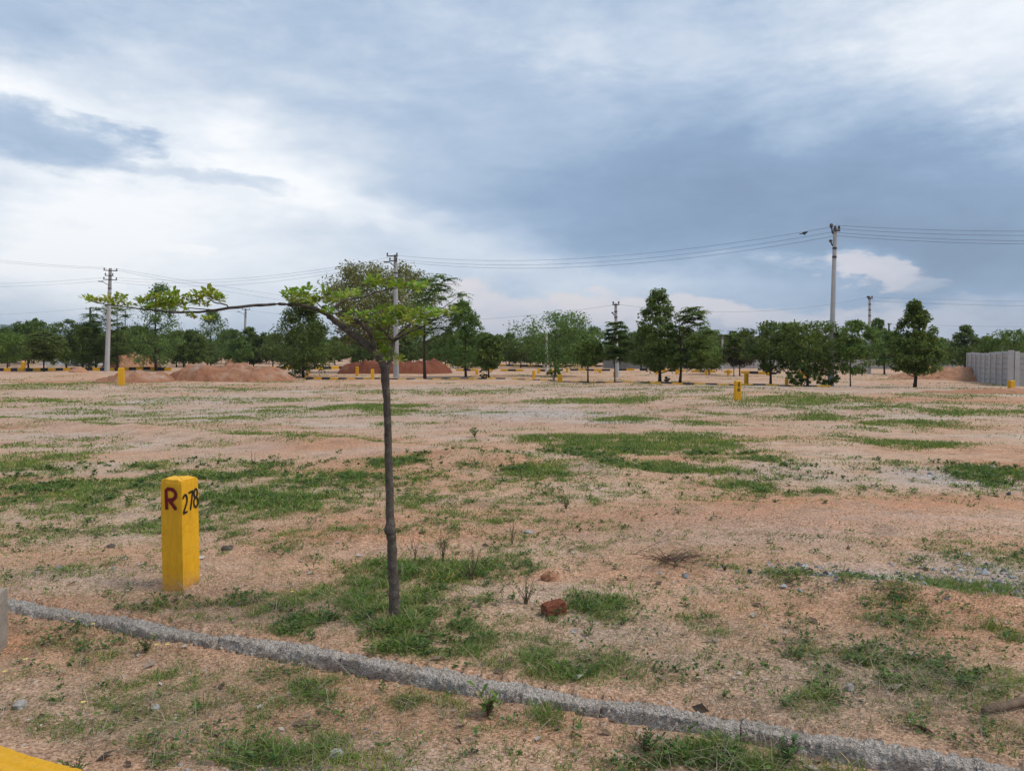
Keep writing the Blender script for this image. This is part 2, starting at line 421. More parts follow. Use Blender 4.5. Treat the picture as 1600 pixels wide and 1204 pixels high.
def seg_dist(x, y, P):
    best = np.full(np.shape(x), 1e9); side = np.zeros(np.shape(x))
    for a, b in zip(P[:-1], P[1:]):
        d = b - a; L = np.dot(d, d)
        t = np.clip(((x - a[0]) * d[0] + (y - a[1]) * d[1]) / L, 0, 1)
        ex = x - (a[0] + t * d[0]); ey = y - (a[1] + t * d[1]); q = np.hypot(ex, ey)
        s = np.sign(d[0] * ey - d[1] * ex)
        side = np.where(q < best, s, side); best = np.minimum(best, q)
    return best, side


def H(x, y, micro=True):
    x = np.asarray(x, float); y = np.asarray(y, float); r = np.hypot(x, y)
    s = kside(x, y)
    h = 0.05 * (fbm(x * 0.55, y * 0.55, 3) - 0.5) * sstep(0.1, 1.5, np.abs(s))
    h = h + 0.30 * (fbm(x * 0.09, y * 0.09, 8) - 0.5) * sstep(8, 30, r) * (1 - sstep(300, 600, r))
    h = h + 0.16 * (fbm(x * 0.3 + 5, y * 0.6, 9) - 0.5) * sstep(10, 22, r) * (1 - sstep(100, 200, r))
    h = h - (0.042 + 0.05 * fbm(x * 2.2, y * 2.2, 91, 3)) * (1 - sstep(-0.07, 0.0, s)) * (1 - 0.35 * np.exp(-np.minimum(np.abs(s + 0.1), 3) / 0.10) * (s < -0.05))
    h = h - 0.25 * (1 - sstep(ROADOFF - 0.25, ROADOFF - 0.10, s))
    h = h - 0.05 * (np.abs(s) < 0.055)
    for (p, w, a) in RIDGE:
        q = ((x - p[0]) ** 2 + ((y - p[1]) * 1.2) ** 2) / (w * w)
        h = h + a * np.exp(-np.minimum(q, 40)) * (0.6 + 0.8 * vnoise(x * 7, y * 7, 5))
    for TR in TRACKS:
        d, sd_ = seg_dist(x, y, TR)
        h = h - 0.030 * np.exp(-(np.minimum(d, 2) / 0.11) ** 2) + 0.012 * np.exp(-((np.minimum(d, 2) - 0.2) / 0.09) ** 2)
    d, sd_ = seg_dist(x, y, RUT)
    h = h + 0.10 * np.exp(-(np.minimum(d, 5) / 0.55) ** 2) * (0.5 + vnoise(x * 1.7, y * 1.7, 31))
    h = h + 1.35 * sstep(105, 175, y) * sstep(5, 70, -x + (y - 150) * 0.1) * (1 - sstep(500, 900, r))
    if micro:
        h = h + 0.022 * (fbm(x * 5, y * 5, 21, 4) - 0.5) * (1 - sstep(20, 40, r)) * sstep(0.02, 0.2, np.abs(s))
    return h


def h1(x, y): return float(H(np.array([x]), np.array([y]), False)[0])


def ell(P):
    out = []
    for (px, py, rx, ry, a) in P:
        g = G(px, py); d = g[1]
        out.append((g[0], g[1], rx * d / F, max(0.06, ry * d * d / (F * CAMH)), a))
    return out


GRASS = ell([
    # verge around the young tree and beyond the kerb
    (500, 940, 150, 48, 1.0), (640, 985, 95, 36, 1.2), (690, 890, 110, 20, 1.1), (410, 915, 60, 40, .6), (640, 945, 55, 40, .9), (560, 880, 90, 20, .7),
    (430, 985, 90, 20, .8), (870, 1030, 130, 32, .85), (960, 950, 110, 35, .65), (1000, 985, 60, 15, .7), (1110, 990, 70, 40, .6), (1240, 1010, 60, 28, .5), (1400, 980, 90, 32, .6),
    (1250, 1090, 80, 30, .8), (1565, 1048, 40, 20, .75), (1500, 1090, 90, 40, .45), (750, 935, 25, 10, .7), (750, 1010, 60, 25, .7), (1130, 1060, 70, 25, .5), (1400, 1100, 60, 30, .5),
    # strip between kerbs
    (450, 1052, 130, 34, .85), (650, 1080, 75, 22, .9), (120, 1010, 110, 60, .65), (60, 1060, 80, 60, .55), (270, 1035, 60, 18, .7), (350, 1110, 120, 50, .5),
    (230, 1170, 130, 40, .6), (30, 1130, 30, 22, .7), (520, 1130, 40, 14, .6), (1090, 1160, 90, 26, .9), (850, 1100, 22, 12, .9), (1210, 1165, 50, 22, .8), (770, 1185, 30, 20, .6), (620, 1130, 30, 10, .5),
    (250, 1090, 300, 90, .62), (560, 1010, 200, 30, .6), (120, 990, 160, 40, .85), (1330, 1040, 280, 65, .5), (1020, 1030, 220, 50, .5), (120, 885, 200, 26, .35), (420, 1150, 200, 45, .5), (800, 970, 120, 30, .45), (1180, 1185, 120, 20, .8),
    (240, 745, 280, 50, .60), (760, 800, 320, 45, .42), (480, 850, 200, 25, .5), (1480, 860, 160, 30, .35), (1150, 690, 120, 16, .5), (1450, 720, 200, 12, .45), (560, 690, 200, 8, .35), (300, 650, 300, 16, .4), (1350, 640, 300, 14, .5),
    # field, middle distance
    (420, 780, 120, 18, 1.1), (540, 745, 120, 14, .85), (615, 722, 52, 9, 1.1), (400, 815, 60, 18, .5), (130, 790, 130, 18, .75), (80, 725, 140, 24, .8), (200, 822, 120, 14, .85),
    (350, 835, 90, 15, .7), (330, 870, 50, 20, .6), (830, 740, 60, 10, 1.2), (770, 815, 32, 12, .85), (900, 790, 100, 20, .45), (690, 785, 90, 20, .5), (1000, 825, 100, 25, .45),
    (860, 688, 130, 11, 1.0), (1000, 692, 150, 20, 1.2), (900, 728, 200, 9, .6), (1050, 733, 100, 10, .95), (1170, 758, 60, 11, 1.05), (1270, 766, 45, 5, .8), (1370, 765, 30, 4, .7),
    (1420, 695, 80, 9, 1.05), (1560, 742, 80, 18, .95), (1390, 852, 60, 12, .6), (1480, 915, 90, 14, .8), (1570, 815, 50, 14, .6), (1300, 652, 90, 6, .9), (1400, 662, 90, 6, .8),
    (1240, 626, 110, 8, .95), (1520, 648, 90, 6, .8), (1190, 715, 25, 10, .9), (270, 700, 90, 9, .65), (400, 682, 100, 6, .7), (250, 745, 70, 10, .6), (950, 860, 40, 14, .6), (700, 860, 60, 14, .5),
    (60, 601, 110, 5, .7), (100, 627, 150, 5, .7), (560, 635, 120, 6, .9), (640, 640, 80, 8, .7), (430, 641, 80, 7, .6), (190, 651, 90, 6, .6), (950, 626, 130, 6, .8), (1080, 660, 70, 6, .8),
    (700, 611, 200, 4, .5), (980, 655, 60, 5, .8), (330, 606, 120, 4, .6), (440, 622, 90, 5, .6), (1060, 612, 120, 4, .5), (1450, 622, 100, 4, .5), (660, 655, 40, 4, .5),
])
GRAVEL = ell([
    (500, 640, 700, 22, .5), (1200, 640, 500, 16, .35), (800, 608, 900, 8, .45), (200, 690, 260, 12, .3), (1150, 830, 200, 30, .3),
    (830, 646, 130, 9, 1.0), (960, 657, 50, 5, .8), (150, 640, 200, 13, .6), (330, 622, 160, 7, .7), (100, 685, 100, 8, .6), (1480, 745, 80, 16, 1.0), (1400, 905, 190, 20, .85), (1560, 900, 90, 35, .9),
    (1250, 605, 170, 4, .8), (400, 700, 60, 8, .35), (1230, 740, 110, 14, .45), (450, 1165, 130, 35, .6), (620, 1175, 120, 30, .35), (1000, 615, 150, 5, .4), (640, 660, 120, 12, .35), (100, 900, 150, 18, .3),
])
REDS = ell([
    (1250, 800, 320, 30, .75),
    (1350, 785, 330, 14, .8), (500, 700, 160, 10, .6), (600, 760, 150, 12, .5), (950, 664, 60, 4, 1.0), (1450, 628, 220, 4, 1.0), (450, 604, 160, 3, .9), (700, 735, 220, 10, .6), (1400, 950, 260, 22, .7),
    (900, 1120, 150, 40, .5), (560, 845, 180, 20, .7), (160, 595, 120, 3, .8), (980, 905, 220, 12, .6), (620, 712, 100, 6, .9), (300, 668, 200, 6, .6), (1260, 684, 160, 5, .5),
])


BARE = ell([(1200, 808, 260, 26, 1.0), (1450, 800, 200, 22, 1.0), (560, 706, 160, 8, .7), (700, 850, 60, 12, .6)])
THATCH = ell([(250, 1080, 330, 90, .9), (500, 950, 220, 60, .8), (1300, 1060, 330, 90, .75), (950, 1010, 250, 60, .55), (130, 890, 220, 30, .5), (240, 770, 300, 70, .45), (560, 1110, 300, 60, .5), (1000, 840, 200, 40, .3)])
DRY = ell([(1450, 1080, 130, 60, 1.0), (1180, 1130, 140, 40, .9), (1300, 1000, 160, 40, .6), (450, 960, 120, 40, .5), (150, 1000, 150, 60, .45), (1000, 1010, 150, 40, .5), (600, 1100, 140, 30, .45), (400, 1080, 200, 60, .4), (1150, 1190, 120, 25, .8), (330, 930, 60, 25, .5), (200, 1150, 200, 50, .4)])


def field(E, x, y, soft=1.0):
    s = np.zeros(np.shape(x))
    for (cx, cy, rx, ry, a) in E:
        q = ((x - cx) / rx) ** 2 + ((y - cy) / ry) ** 2
        s = np.maximum(s, a * np.exp(-np.minimum(q * 0.8, 40)))
    return s


def grass_d(x, y):
    """how much grass grows at a place: the patches, broken up by noise of several sizes, and a thin sprinkling between them"""
    r = np.hypot(x, y); far = sstep(6, 14, r)
    a = field(GRASS, x, y) * (1.0 + 0.10 * (1 - sstep(5.0, 7.0, r)) + 0.25 * sstep(13, 20, r))
    n = fbm(x * 2.1, y * 2.1, 40, 5) * (1 - far) + fbm(x * 0.8, y * 1.1, 44, 5) * far
    n2 = fbm(x * 7.5, y * 7.5, 47, 3) * (1 - far) + fbm(x * 2.6, y * 3.4, 48, 3) * far
    bg = sstep(0.54, 0.70, fbm(x * 0.33 + 9, y * 0.6, 50, 4)) * sstep(9, 14, r) * 0.55
    thin = 0.45 * sstep(0.44, 0.62, fbm(x * 1.15 + 3, y * 1.15, 52, 4)) * (1 - sstep(5.0, 9.0, r))
    v = np.maximum(np.maximum(a, bg), thin)
    v = v * sstep(0.36, 0.62, n + 0.20 * a * a) * (0.10 + 0.90 * sstep(0.39, 0.62, n2 + 0.07 * a * a))
    v = v * (1 - 0.85 * np.clip(field(BARE, x, y) * 1.3, 0, 1))
    ks = kside(x, y)
    v = v * (1 - 0.97 * (np.abs(ks - 0.0) < 0.10)) * (ks > ROADOFF + 0.25)
    return np.clip(v * 1.15, 0, 1)


def build_ground():
    ang = np.concatenate([np.arange(-180, -46, 4.0), np.arange(-46, 46.01, 0.23), np.arange(50, 180, 4.0)]) * math.pi / 180
    rad = [0.5]
    while rad[-1] < 5800: rad.append(rad[-1] * (1.0115 if rad[-1] < 70 else 1.035))
    rad = np.array(rad)
    A, Rr = np.meshgrid(ang, rad)
    X = (Rr * np.sin(A)).ravel(); Y = (Rr * np.cos(A)).ravel()
    Z = H(X, Y)
    V = np.stack([X, Y, Z], 1); n = len(ang); k = len(rad)
    i, j = np.meshgrid(np.arange(k - 1), np.arange(n), indexing='ij')
    a = (i * n + j).ravel(); b = (i * n + (j + 1) % n).ravel()
    Q = np.stack([a, a + n, b + n, b], 1)
    V = np.vstack([V, [[0, 0, h1(0, 0)]]])
    me = mesh_np('ground', V, Q, True)
    at_ = me.attributes
    for nm, val in (('grass', grass_d(X, Y)), ('gravel', field(GRAVEL, X, Y)), ('red', field(REDS, X, Y)), ('thatch', field(THATCH, X, Y))):
        q = at_.new(nm, 'FLOAT', 'POINT'); q.data.foreach_set('value', np.append(val, 0).astype(np.float32))
    m, T, b, o = principled('sandy_soil', 0.97, 0.12)
    g = T.new('ShaderNodeNewGeometry'); v = g.outputs['Position']
    def attr(nm): q = T.new('ShaderNodeAttribute'); q.attribute_name = nm; return q.outputs['Fac']
    n1 = T.noise(v, 0.32, 6, 0.6); n2 = T.noise(v, 2.4, 8, 0.65); n3 = T.noise(v, 17, 6, 0.7)
    sv = T.new('ShaderNodeVectorMath', operation='MULTIPLY'); T.put(sv.inputs[0], v); sv.inputs[1].default_value = (0.22, 0.75, 1.0)
    n4 = T.noise(sv.outputs[0], 1.0, 6, 0.65)
    nn = T.m('ADD', T.m('MULTIPLY', n1.outputs[0], 0.5), T.m('MULTIPLY', n4.outputs[0], 0.5))
    c = T.ramp(nn, [(0.36, (0.53, 0.270, 0.150)), (0.46, (0.58, 0.350, 0.220)), (0.54, (0.60, 0.410, 0.285)), (0.64, (0.61, 0.490, 0.395))])
    rf = T.m('MULTIPLY', attr('red'), T.rng(n2.outputs[0], 0.3, 0.62, 0.25, 1.0))
    c = T.mix(T.m('MULTIPLY', rf, 0.9), c, (0.52, 0.225, 0.110))
    c = T.mix(0.85, c, T.ramp(n2.outputs[0], [(0.28, 0.50), (0.48, 0.92), (0.75, 1.15)]), 'MULTIPLY')
    gv = T.m('MULTIPLY', attr('gravel'), T.rng(n2.outputs[0], 0.35, 0.6, 0.35, 1.0))
    c = T.mix(T.m('MINIMUM', gv, 0.85), c, (0.46, 0.43, 0.405))
    th = T.m('MULTIPLY', attr('thatch'), T.rng(T.m('ADD', T.m('MULTIPLY', n2.outputs[0], 0.6), T.m('MULTIPLY', n3.outputs[0], 0.4)), 0.40, 0.60, 0.0, 1.0))
    c = T.mix(T.m('MULTIPLY', th, 0.85), c, (0.25, 0.165, 0.10))
    gf = T.m('MULTIPLY', attr('grass'), T.rng(n3.outputs[0], 0.3, 0.6, 0.5, 1.0))
    c = T.mix(T.m('MULTIPLY', gf, 0.62), c, (0.17, 0.145, 0.065))
    # single grains: each cell of the voronoi is one grain with its own tint
    w1 = T.vor(v, 105); w2 = T.vor(v, 62); w3 = T.vor(v, 30)
    s1 = T.new('ShaderNodeSeparateColor'); T.put(s1.inputs[0], w1.outputs['Color'])
    s2 = T.new('ShaderNodeSeparateColor'); T.put(s2.inputs[0], w2.outputs['Color'])
    s3 = T.new('ShaderNodeSeparateColor'); T.put(s3.inputs[0], w3.outputs['Color'])
    c = T.mix(0.8, c, T.ramp(s1.outputs[0], [(0.0, (0.38, 0.30, 0.26)), (0.3, (0.80, 0.76, 0.72)), (0.7, (1.05, 1.04, 1.02)), (1.0, (1.45, 1.5, 1.55))]), 'MULTIPLY')
    c = T.mix(0.45, c, T.ramp(s2.outputs[0], [(0.0, 0.40), (0.25, 0.9), (0.8, 1.0), (1.0, 1.35)]), 'MULTIPLY')
    peb = T.m('MULTIPLY', T.m('GREATER_THAN', s3.outputs[1], 0.90), T.m('LESS_THAN', w3.outputs['Distance'], 0.36))
    c = T.mix(T.m('MULTIPLY', peb, 0.55), c, T.ramp(s3.outputs[0], [(0.0, (0.16, 0.11, 0.085)), (0.5, (0.40, 0.34, 0.29)), (1.0, (0.60, 0.55, 0.50))]))
    T.put(b.inputs['Base Color'], c)
    hgt = T.m('ADD', T.m('MULTIPLY', T.m('SUBTRACT', 1.0, w1.outputs['Distance']), 0.5), T.m('ADD', T.m('MULTIPLY', T.m('SUBTRACT', 1.0, w2.outputs['Distance']), 0.5), T.m('MULTIPLY', n3.outputs[0], 2.2)))
    bp = T.new('ShaderNodeBump'); bp.inputs['Strength'].default_value = 0.8; bp.inputs['Distance'].default_value = 0.010
    T.put(bp.inputs['Height'], hgt); T.l.new(bp.outputs[0], b.inputs['Normal'])
    tag(link('ground', me, m), kind='structure')


build_ground()


def build_hills():
    xs = np.linspace(-4200, 3600, 260); rows = 14; V = []; Q = []
    tops = []
    for x in xs:
        Yd = 4000.0; px = CX + F * x / Yd
        prof = [(-600, 498), (-100, 502), (60, 508), (110, 514), (160, 524), (230, 540), (300, 532), (380, 521), (430, 528), (520, 540), (800, 548), (1000, 546), (1110, 542), (1140, 543), (1200, 549), (1500, 550), (2000, 546)]
        py = np.interp(px, [p[0] for p in prof], [p[1] for p in prof])
        tops.append((HOR - py) / F * Yd)
    tops = np.array(tops) + 9 * (fbm(xs * 0.02, xs * 0 + 3, 70, 4) - 0.5) + 3 * (vnoise(xs * 0.13, xs * 0, 71) - 0.5)
    tops = np.maximum(tops, 4)
    for k in range(rows):
        t = k / (rows - 1)
        prof = math.sin(t * math.pi) ** 0.8
        for x, h in zip(xs, tops):
            V.append((x, 4000 + (t - 0.5) * 1100, h * prof - 3 + (0 if k in (0, rows - 1) else 6 * (vnoise(x * 0.01 + k, k * 3.3, 72) - 0.5))))
    n = len(xs)
    for k in range(rows - 1):
        for i in range(n - 1):
            a = k * n + i; Q.append((a, a + 1, a + n + 1, a + n))
    me = mesh_np('hills', np.array(V), np.array(Q), True)
    tag(link('hills', me, M['hill']), kind='structure')


build_hills()

# road under the camera, beyond the painted kerb (mostly out of the frame)
rc = K0 + KD * 3.0
b = MB()
p0 = K0 + KN * (ROADOFF - 0.12) - KD * 12; p1 = K0 + KN * (ROADOFF - 0.12) + KD * 14; q1 = p1 - KN * 6; q0 = p0 - KN * 6
b.add([(p0[0], p0[1], -0.262), (q0[0], q0[1], -0.262), (q1[0], q1[1], -0.262), (p1[0], p1[1], -0.262)], [(0, 1, 2, 3)])
tag(b.obj('road', M['asphalt']), kind='structure')


# ------------------------------------------------------------------ kerbs close by
def lumpy_bar(L, w, h, amp, seed, sub=230, rough=1.0):
    """a hand-cast concrete bar along +x from 0 to L: flat worn top with exposed aggregate, uneven edges"""
    prof = [(-0.52, -0.1), (-0.52, 0.15)] + [(-0.52 + 0.03 * k / 8, 0.25 + 0.5 * k / 8) for k in range(9)] + [(-0.47, 0.85), (-0.43, 0.95), (-0.36, 1.0)] + [(-0.36 + 0.72 * k / 14, 1.0 + 0.015 * math.sin(k)) for k in range(1, 14)] + [(0.36, 1.0), (0.44, 0.93), (0.48, 0.75), (0.5, 0.3), (0.5, -0.1)]
    n = len(prof); xs = np.linspace(0, L, sub + 1)
    pr = np.array(prof); Xg, J = np.meshgrid(xs, np.arange(n), indexing='ij')
    py = pr[:, 0][None] * w + 0 * Xg; pz = pr[:, 1][None] * h + 0 * Xg
    arc_ = np.concatenate([[0], np.cumsum(np.hypot(np.diff(pr[:, 0] * w), np.diff(pr[:, 1] * h)))])[None] + 0 * Xg
    big = (fbm(Xg * 5 + seed * 7.7, arc_ * 16, 5, 4) - 0.5) * amp
    fine = (fbm(Xg * 48 + seed * 3.3, arc_ * 110, 6, 3) - 0.5) * amp * 0.72 * rough
    wob = (vnoise(xs * 1.8 + seed * 3, xs * 0 + 2, 4) - 0.5)[:, None] * 0.035
    wob = wob + 0 * Xg
    wid = 1 + 0.30 * (fbm(xs * 2.6 + seed * 5, xs * 0 + 7, 14, 3) - 0.5)[:, None]
    free = (pr[:, 1] > 0.1)[None]
    sgn = np.where(pr[:, 0] < -0.42, -1, np.where(pr[:, 0] > 0.42, 1, 0))[None]
    Yg = py * wid + wob + sgn * (big + fine)
    sag = (fbm(xs * 1.6 + seed * 2.2, xs * 0 + 3, 24, 3) - 0.5)[:, None] * 0.045 * rough
    Zg = pz + free * (big * 0.5 + fine * 1.3 + sag * np.minimum(1, pr[:, 1])[None])
    V = np.stack([Xg, Yg, Zg], 2).reshape(-1, 3)
    Fc = [(i * n + j, i * n + n + j, i * n + n + j + 1, i * n + j + 1) for i in range(sub) for j in range(n - 1)]
    Fc.append(tuple(range(n))); Fc.append(tuple(range(sub * n, sub * n + n))[::-1])
    return V, Fc


kz = -0.134
def crusty():
    """crumbling hand-mixed concrete: grey paste with pale and dark grains, soil stains"""
    m, T, b, o = principled('crumbling_concrete', 0.97, 0.15)
    tc = T.new('ShaderNodeTexCoord'); v = tc.outputs['Object']
    n = T.noise(v, 6, 6, 0.65); f = T.noise(v, 60, 5, 0.7); w = T.vor(v, 120); sc_ = T.new('ShaderNodeSeparateColor'); T.put(sc_.inputs[0], w.outputs['Color'])
    c = T.ramp(n.outputs[0], [(0.30, (0.33, 0.245, 0.18)), (0.44, (0.50, 0.43, 0.365)), (0.7, (0.62, 0.555, 0.49))])
    c = T.mix(0.8, c, T.ramp(sc_.outputs[0], [(0.0, 0.5), (0.25, 0.95), (0.75, 1.1), (1.0, 1.4)]), 'MULTIPLY')
    c = T.mix(0.5, c, T.ramp(f.outputs[0], [(0.33, 0.45), (0.5, 1.1)]), 'MULTIPLY')
    T.put(b.inputs['Base Color'], c)
    bp = T.new('ShaderNodeBump'); bp.inputs['Strength'].default_value = 1.0; bp.inputs['Distance'].default_value = 0.012
    T.put(bp.inputs['Height'], T.m('ADD', T.m('SUBTRACT', 1.0, w.outputs['Distance']), T.m('MULTIPLY', f.outputs[0], 1.6))); T.l.new(bp.outputs[0], b.inputs['Normal'])
    return m


M['crust'] = crusty()
kerb = thing('plot_kerb', 'long low rough grey cement kerb crossing the foreground below the young tree', 'kerb', (K0[0], K0[1], kz), math.atan2(KD[1], KD[0]))
s = -2.2; i = 0
for L in (1.05, 0.97, 1.1, 0.92, 1.42, 0.83, 0.62, 0.88, 0.75, 0.7, 0.9, 1.0):
    b = MB(); V, Fc = lumpy_bar(L - 0.004, 0.108, 0.134 + R.uniform(-0.016, 0.006), 0.042, i + 1)
    b.add(V, Fc); o = b.obj('kerb_stone', M['crust'], kerb, True); o.location = (s, R.uniform(-0.014, 0.014), 0); o.rotation_euler = (0, R.uniform(-0.008, 0.008), R.uniform(-0.02, 0.02))
    s += L; i += 1
# painted road kerb
rkz = -0.285
RKo = K0 + KN * (ROADOFF - 0.06)
rk = thing('road_kerb', 'yellow and black painted road kerb cut off by the bottom left corner', 'kerb', (RKo[0], RKo[1], rkz), math.atan2(KD[1], KD[0]))
end_yellow = float(np.dot(G(104, 1212, 0.02)[:2] - RKo, KD))
for k in range(-3, 4):
    b = MB(); V, Fc = lumpy_bar(0.592, 0.17, 0.29, 0.014, 40 + k, 70, 0.6)
    b.add(V, Fc); o = b.obj('kerb_block', M['yellow'] if k % 2 == 0 else M['black'], rk, True)
    o.location = (end_yellow - 0.6 + 0.6 * k, 0, 0); o['label'] = 'yellow painted block' if k % 2 == 0 else 'black painted block'


# ------------------------------------------------------------------ foreground marker post with lettering
def ribbon(b, pts, wid, y0, ythick):
    """flat brush stroke in the x-z plane at depth y0 (towards -y), rounded ends"""
    P = [np.array(p, float) for p in pts]
    # resample
    Q = [P[0]]
    for a, c in zip(P[:-1], P[1:]):
        n = max(1, int(np.linalg.norm(c - a) / 0.004))
        for i in range(1, n + 1): Q.append(a + (c - a) * i / n)
    L_, R_ = [], []
    for i, p in enumerate(Q):
        t = Q[min(i + 1, len(Q) - 1)] - Q[max(i - 1, 0)]; t /= np.linalg.norm(t) + 1e-9
        nn = np.array([-t[1], t[0]])
        e = min(i, len(Q) - 1 - i); w = wid / 2 * min(1.0, 0.62 + 0.2 * e) * (0.9 + 0.2 * R.random())
        L_.append(p + nn * w); R_.append(p - nn * w)
    V = [(q[0], y0, q[1]) for q in L_] + [(q[0], y0, q[1]) for q in R_]; n = len(L_)
    Fc = [(i, i + 1, n + i + 1, n + i) for i in range(n - 1)]
    o = len(b.v); b.add(V, Fc)


def arc(cx, cz, rx, rz, a0, a1, n=12):
    return [(cx + rx * math.cos(math.radians(a0 + (a1 - a0) * i / n)), cz + rz * math.sin(math.radians(a0 + (a1 - a0) * i / n))) for i in range(n + 1)]


def stroke_R(b, x, z, w, h, t, y0):
    ribbon(b, [(x, z), (x - 0.003, z + h)], t, y0, 0)
    ribbon(b, [(x, z + h)] + arc(x + w * 0.42, z + h * 0.74, w * 0.55, h * 0.26, 95, -95) + [(x + 0.01, z + h * 0.46)], t, y0 - 0.0004, 0)
    ribbon(b, [(x + w * 0.28, z + h * 0.47), (x + w, z + 0.03 * h)], t, y0 - 0.0008, 0)


def stroke_digit(b, ch, x, z, w, h, t, y0):
    if ch == '2':
        ribbon(b, arc(x + w * 0.48, z + h * 0.72, w * 0.46, h * 0.27, 165, -35) + [(x + 0.02 * w, z + 0.03 * h)], t, y0, 0)
        ribbon(b, [(x, z + 0.03 * h), (x + w, z + 0.07 * h)], t, y0 - 0.0004, 0)
    elif ch == '7':
        ribbon(b, [(x, z + h * 0.95), (x + w, z + h), (x + w * 0.42, z)], t, y0, 0)
    elif ch == '8':
        ribbon(b, arc(x + w * 0.5, z + h * 0.75, w * 0.38, h * 0.23, -90, 270, 18), t, y0, 0)
        ribbon(b, arc(x + w * 0.5, z + h * 0.26, w * 0.48, h * 0.26, 90, 450, 18), t, y0 - 0.0004, 0)


def marker_body(s, h, amp, seed, nz=26, nx=6):
    """square concrete post with uneven painted faces and worn edges, base at z=0"""
    b = MB(); ring = []
    for q in range(4):
        for i in range(nx):
            u = i / nx - 0.5
            x, y = [(u, -0.5), (0.5, u), (-u, 0.5), (-0.5, -u)][q]
            ring.append((x, y, min(abs(abs(u) - 0.5), 0.5) < 0.02))
    n = len(ring); V = []; Fc = []
    for k in range(nz + 1):
        z = h * k / nz
        for j, (x, y, corner) in enumerate(ring):
            d = (float(fbm(np.array([j * 0.9 + seed]), np.array([z * 26]), 3, 3)[0]) - 0.5) * amp
            f = 1.0 - (0.022 if corner else 0) + d / s + 0.03 * math.exp(-k * 0.9)
            if k == nz: f -= 0.03
            V.append((x * s * f, y * s * f, z + (R.uniform(-amp, amp) * 0.6 if k >= nz - 1 else 0) - (amp if (k == nz and corner) else 0)))
    for k in range(nz):
        for j in range(n):
            a = k * n + j; c = k * n + (j + 1) % n; Fc.append((a, c, c + n, a + n))
    c0 = len(V); V.append((0, 0, h + amp * 1.2))
    for j in range(n): Fc.append((nz * n + j, nz * n + (j + 1) % n, c0))
    Fc.append(tuple(range(n))[::-1])
    return b.add(V, Fc)


PB = G(281, 925); PB_xy = PB[:2] + np.array([-0.04, 0.115])
post_rz = math.radians(-105.9 + 90)
POST_S, POST_H = 0.172, 0.80
pz = h1(*PB_xy) - 0.05
post = thing('marker_post', 'large yellow plot marker post lettered R 278 beside the grey kerb', 'marker post', (PB_xy[0], PB_xy[1], pz), post_rz)
marker_body(POST_S, POST_H, 0.008, 3).obj('post_body', M['post'], post)
b = MB(); stroke_R(b, -0.034, POST_H - 0.205, 0.078, 0.142, 0.026, -POST_S / 2 - 0.004)
o = b.obj('painted_letter', M['redpaint'], post); o['label'] = 'maroon letter R'
b = MB()
for ch, x, dz in (('2', -0.076, -0.012), ('7', -0.022, 0.0), ('8', 0.030, 0.012)):
    stroke_digit(b, ch, x, POST_H - 0.218 + dz, 0.043, 0.128, 0.0145, -POST_S / 2 - 0.004)
o = b.obj('painted_number', M['blackpaint'], post); o.rotation_euler = (0, 0, math.pi / 2); o['label'] = 'black number 278'

# grey stub of a concrete post at the left edge
sp = at(-7, 1026, 4.0)
sp = G(-8, 1028, -0.10)
b = MB(); V, Fc = [], []
b = marker_body(0.105, 0.40, 0.006, 8, 14, 5)
o = b.obj('concrete_post_stub', M['cement'], None); o.location = (sp[0] - 0.035, sp[1] + 0.04, h1(sp[0], sp[1]) - 0.06); o.rotation_euler = (0, 0.02, 0.2)
tag(o, 'short grey concrete post stub cut off by the left edge in front of the kerb', 'post')

# ------------------------------------------------------------------ the young tree in front
TB = G(617, 975); TD = TB[1]
tz = h1(TB[0], TB[1])
tree0 = thing('young_tree', 'slender young tree with thin grey trunk, flat yellow-green crown and long left branch', 'tree', (TB[0], TB[1], tz))


def tpt(px, py, dy=0.0):
    return at(px, py, TD + dy) - np.array([TB[0], TB[1], tz])


def wobble(P, n, amp, seed):
    """resample a polyline with small bends"""
    P = [np.array(p, float) for p in P]; out = []
    for a, c in zip(P[:-1], P[1:]):
        for i in range(n):
            t = i / n; out.append(a + (c - a) * t)
    out.append(P[-1]); rr = random.Random(seed)
    # smooth then jitter
    S = [out[0]] + [(out[i - 1] + 2 * out[i] + out[i + 1]) / 4 for i in range(1, len(out) - 1)] + [out[-1]]
    return [p + np.array([rr.uniform(-amp, amp) for _ in range(3)]) * (0 if k in (0, len(S) - 1) else 1) for k, p in enumerate(S)]


def limb(name, pix, n=3, amp=0.003, sides=8, seed=1):
    """pix: (column, row, depth offset, radius in photo pixels)"""
    P = [tpt(a, b_, c) for a, b_, c, r in pix]; rad = [r * TD / F for *_, r in pix]
    Q = wobble(P, n, amp, seed); rr = list(np.interp(np.linspace(0, len(pix) - 1, len(Q)), range(len(pix)), rad))
    rr = [q * (1 + 0.10 * math.sin(k * 2.1 + seed) * random.Random(k + seed).random()) for k, q in enumerate(rr)]
    m_ = MB().tube(Q, rr, sides)
    return m_.obj(name, M['bark'], tree0, True)


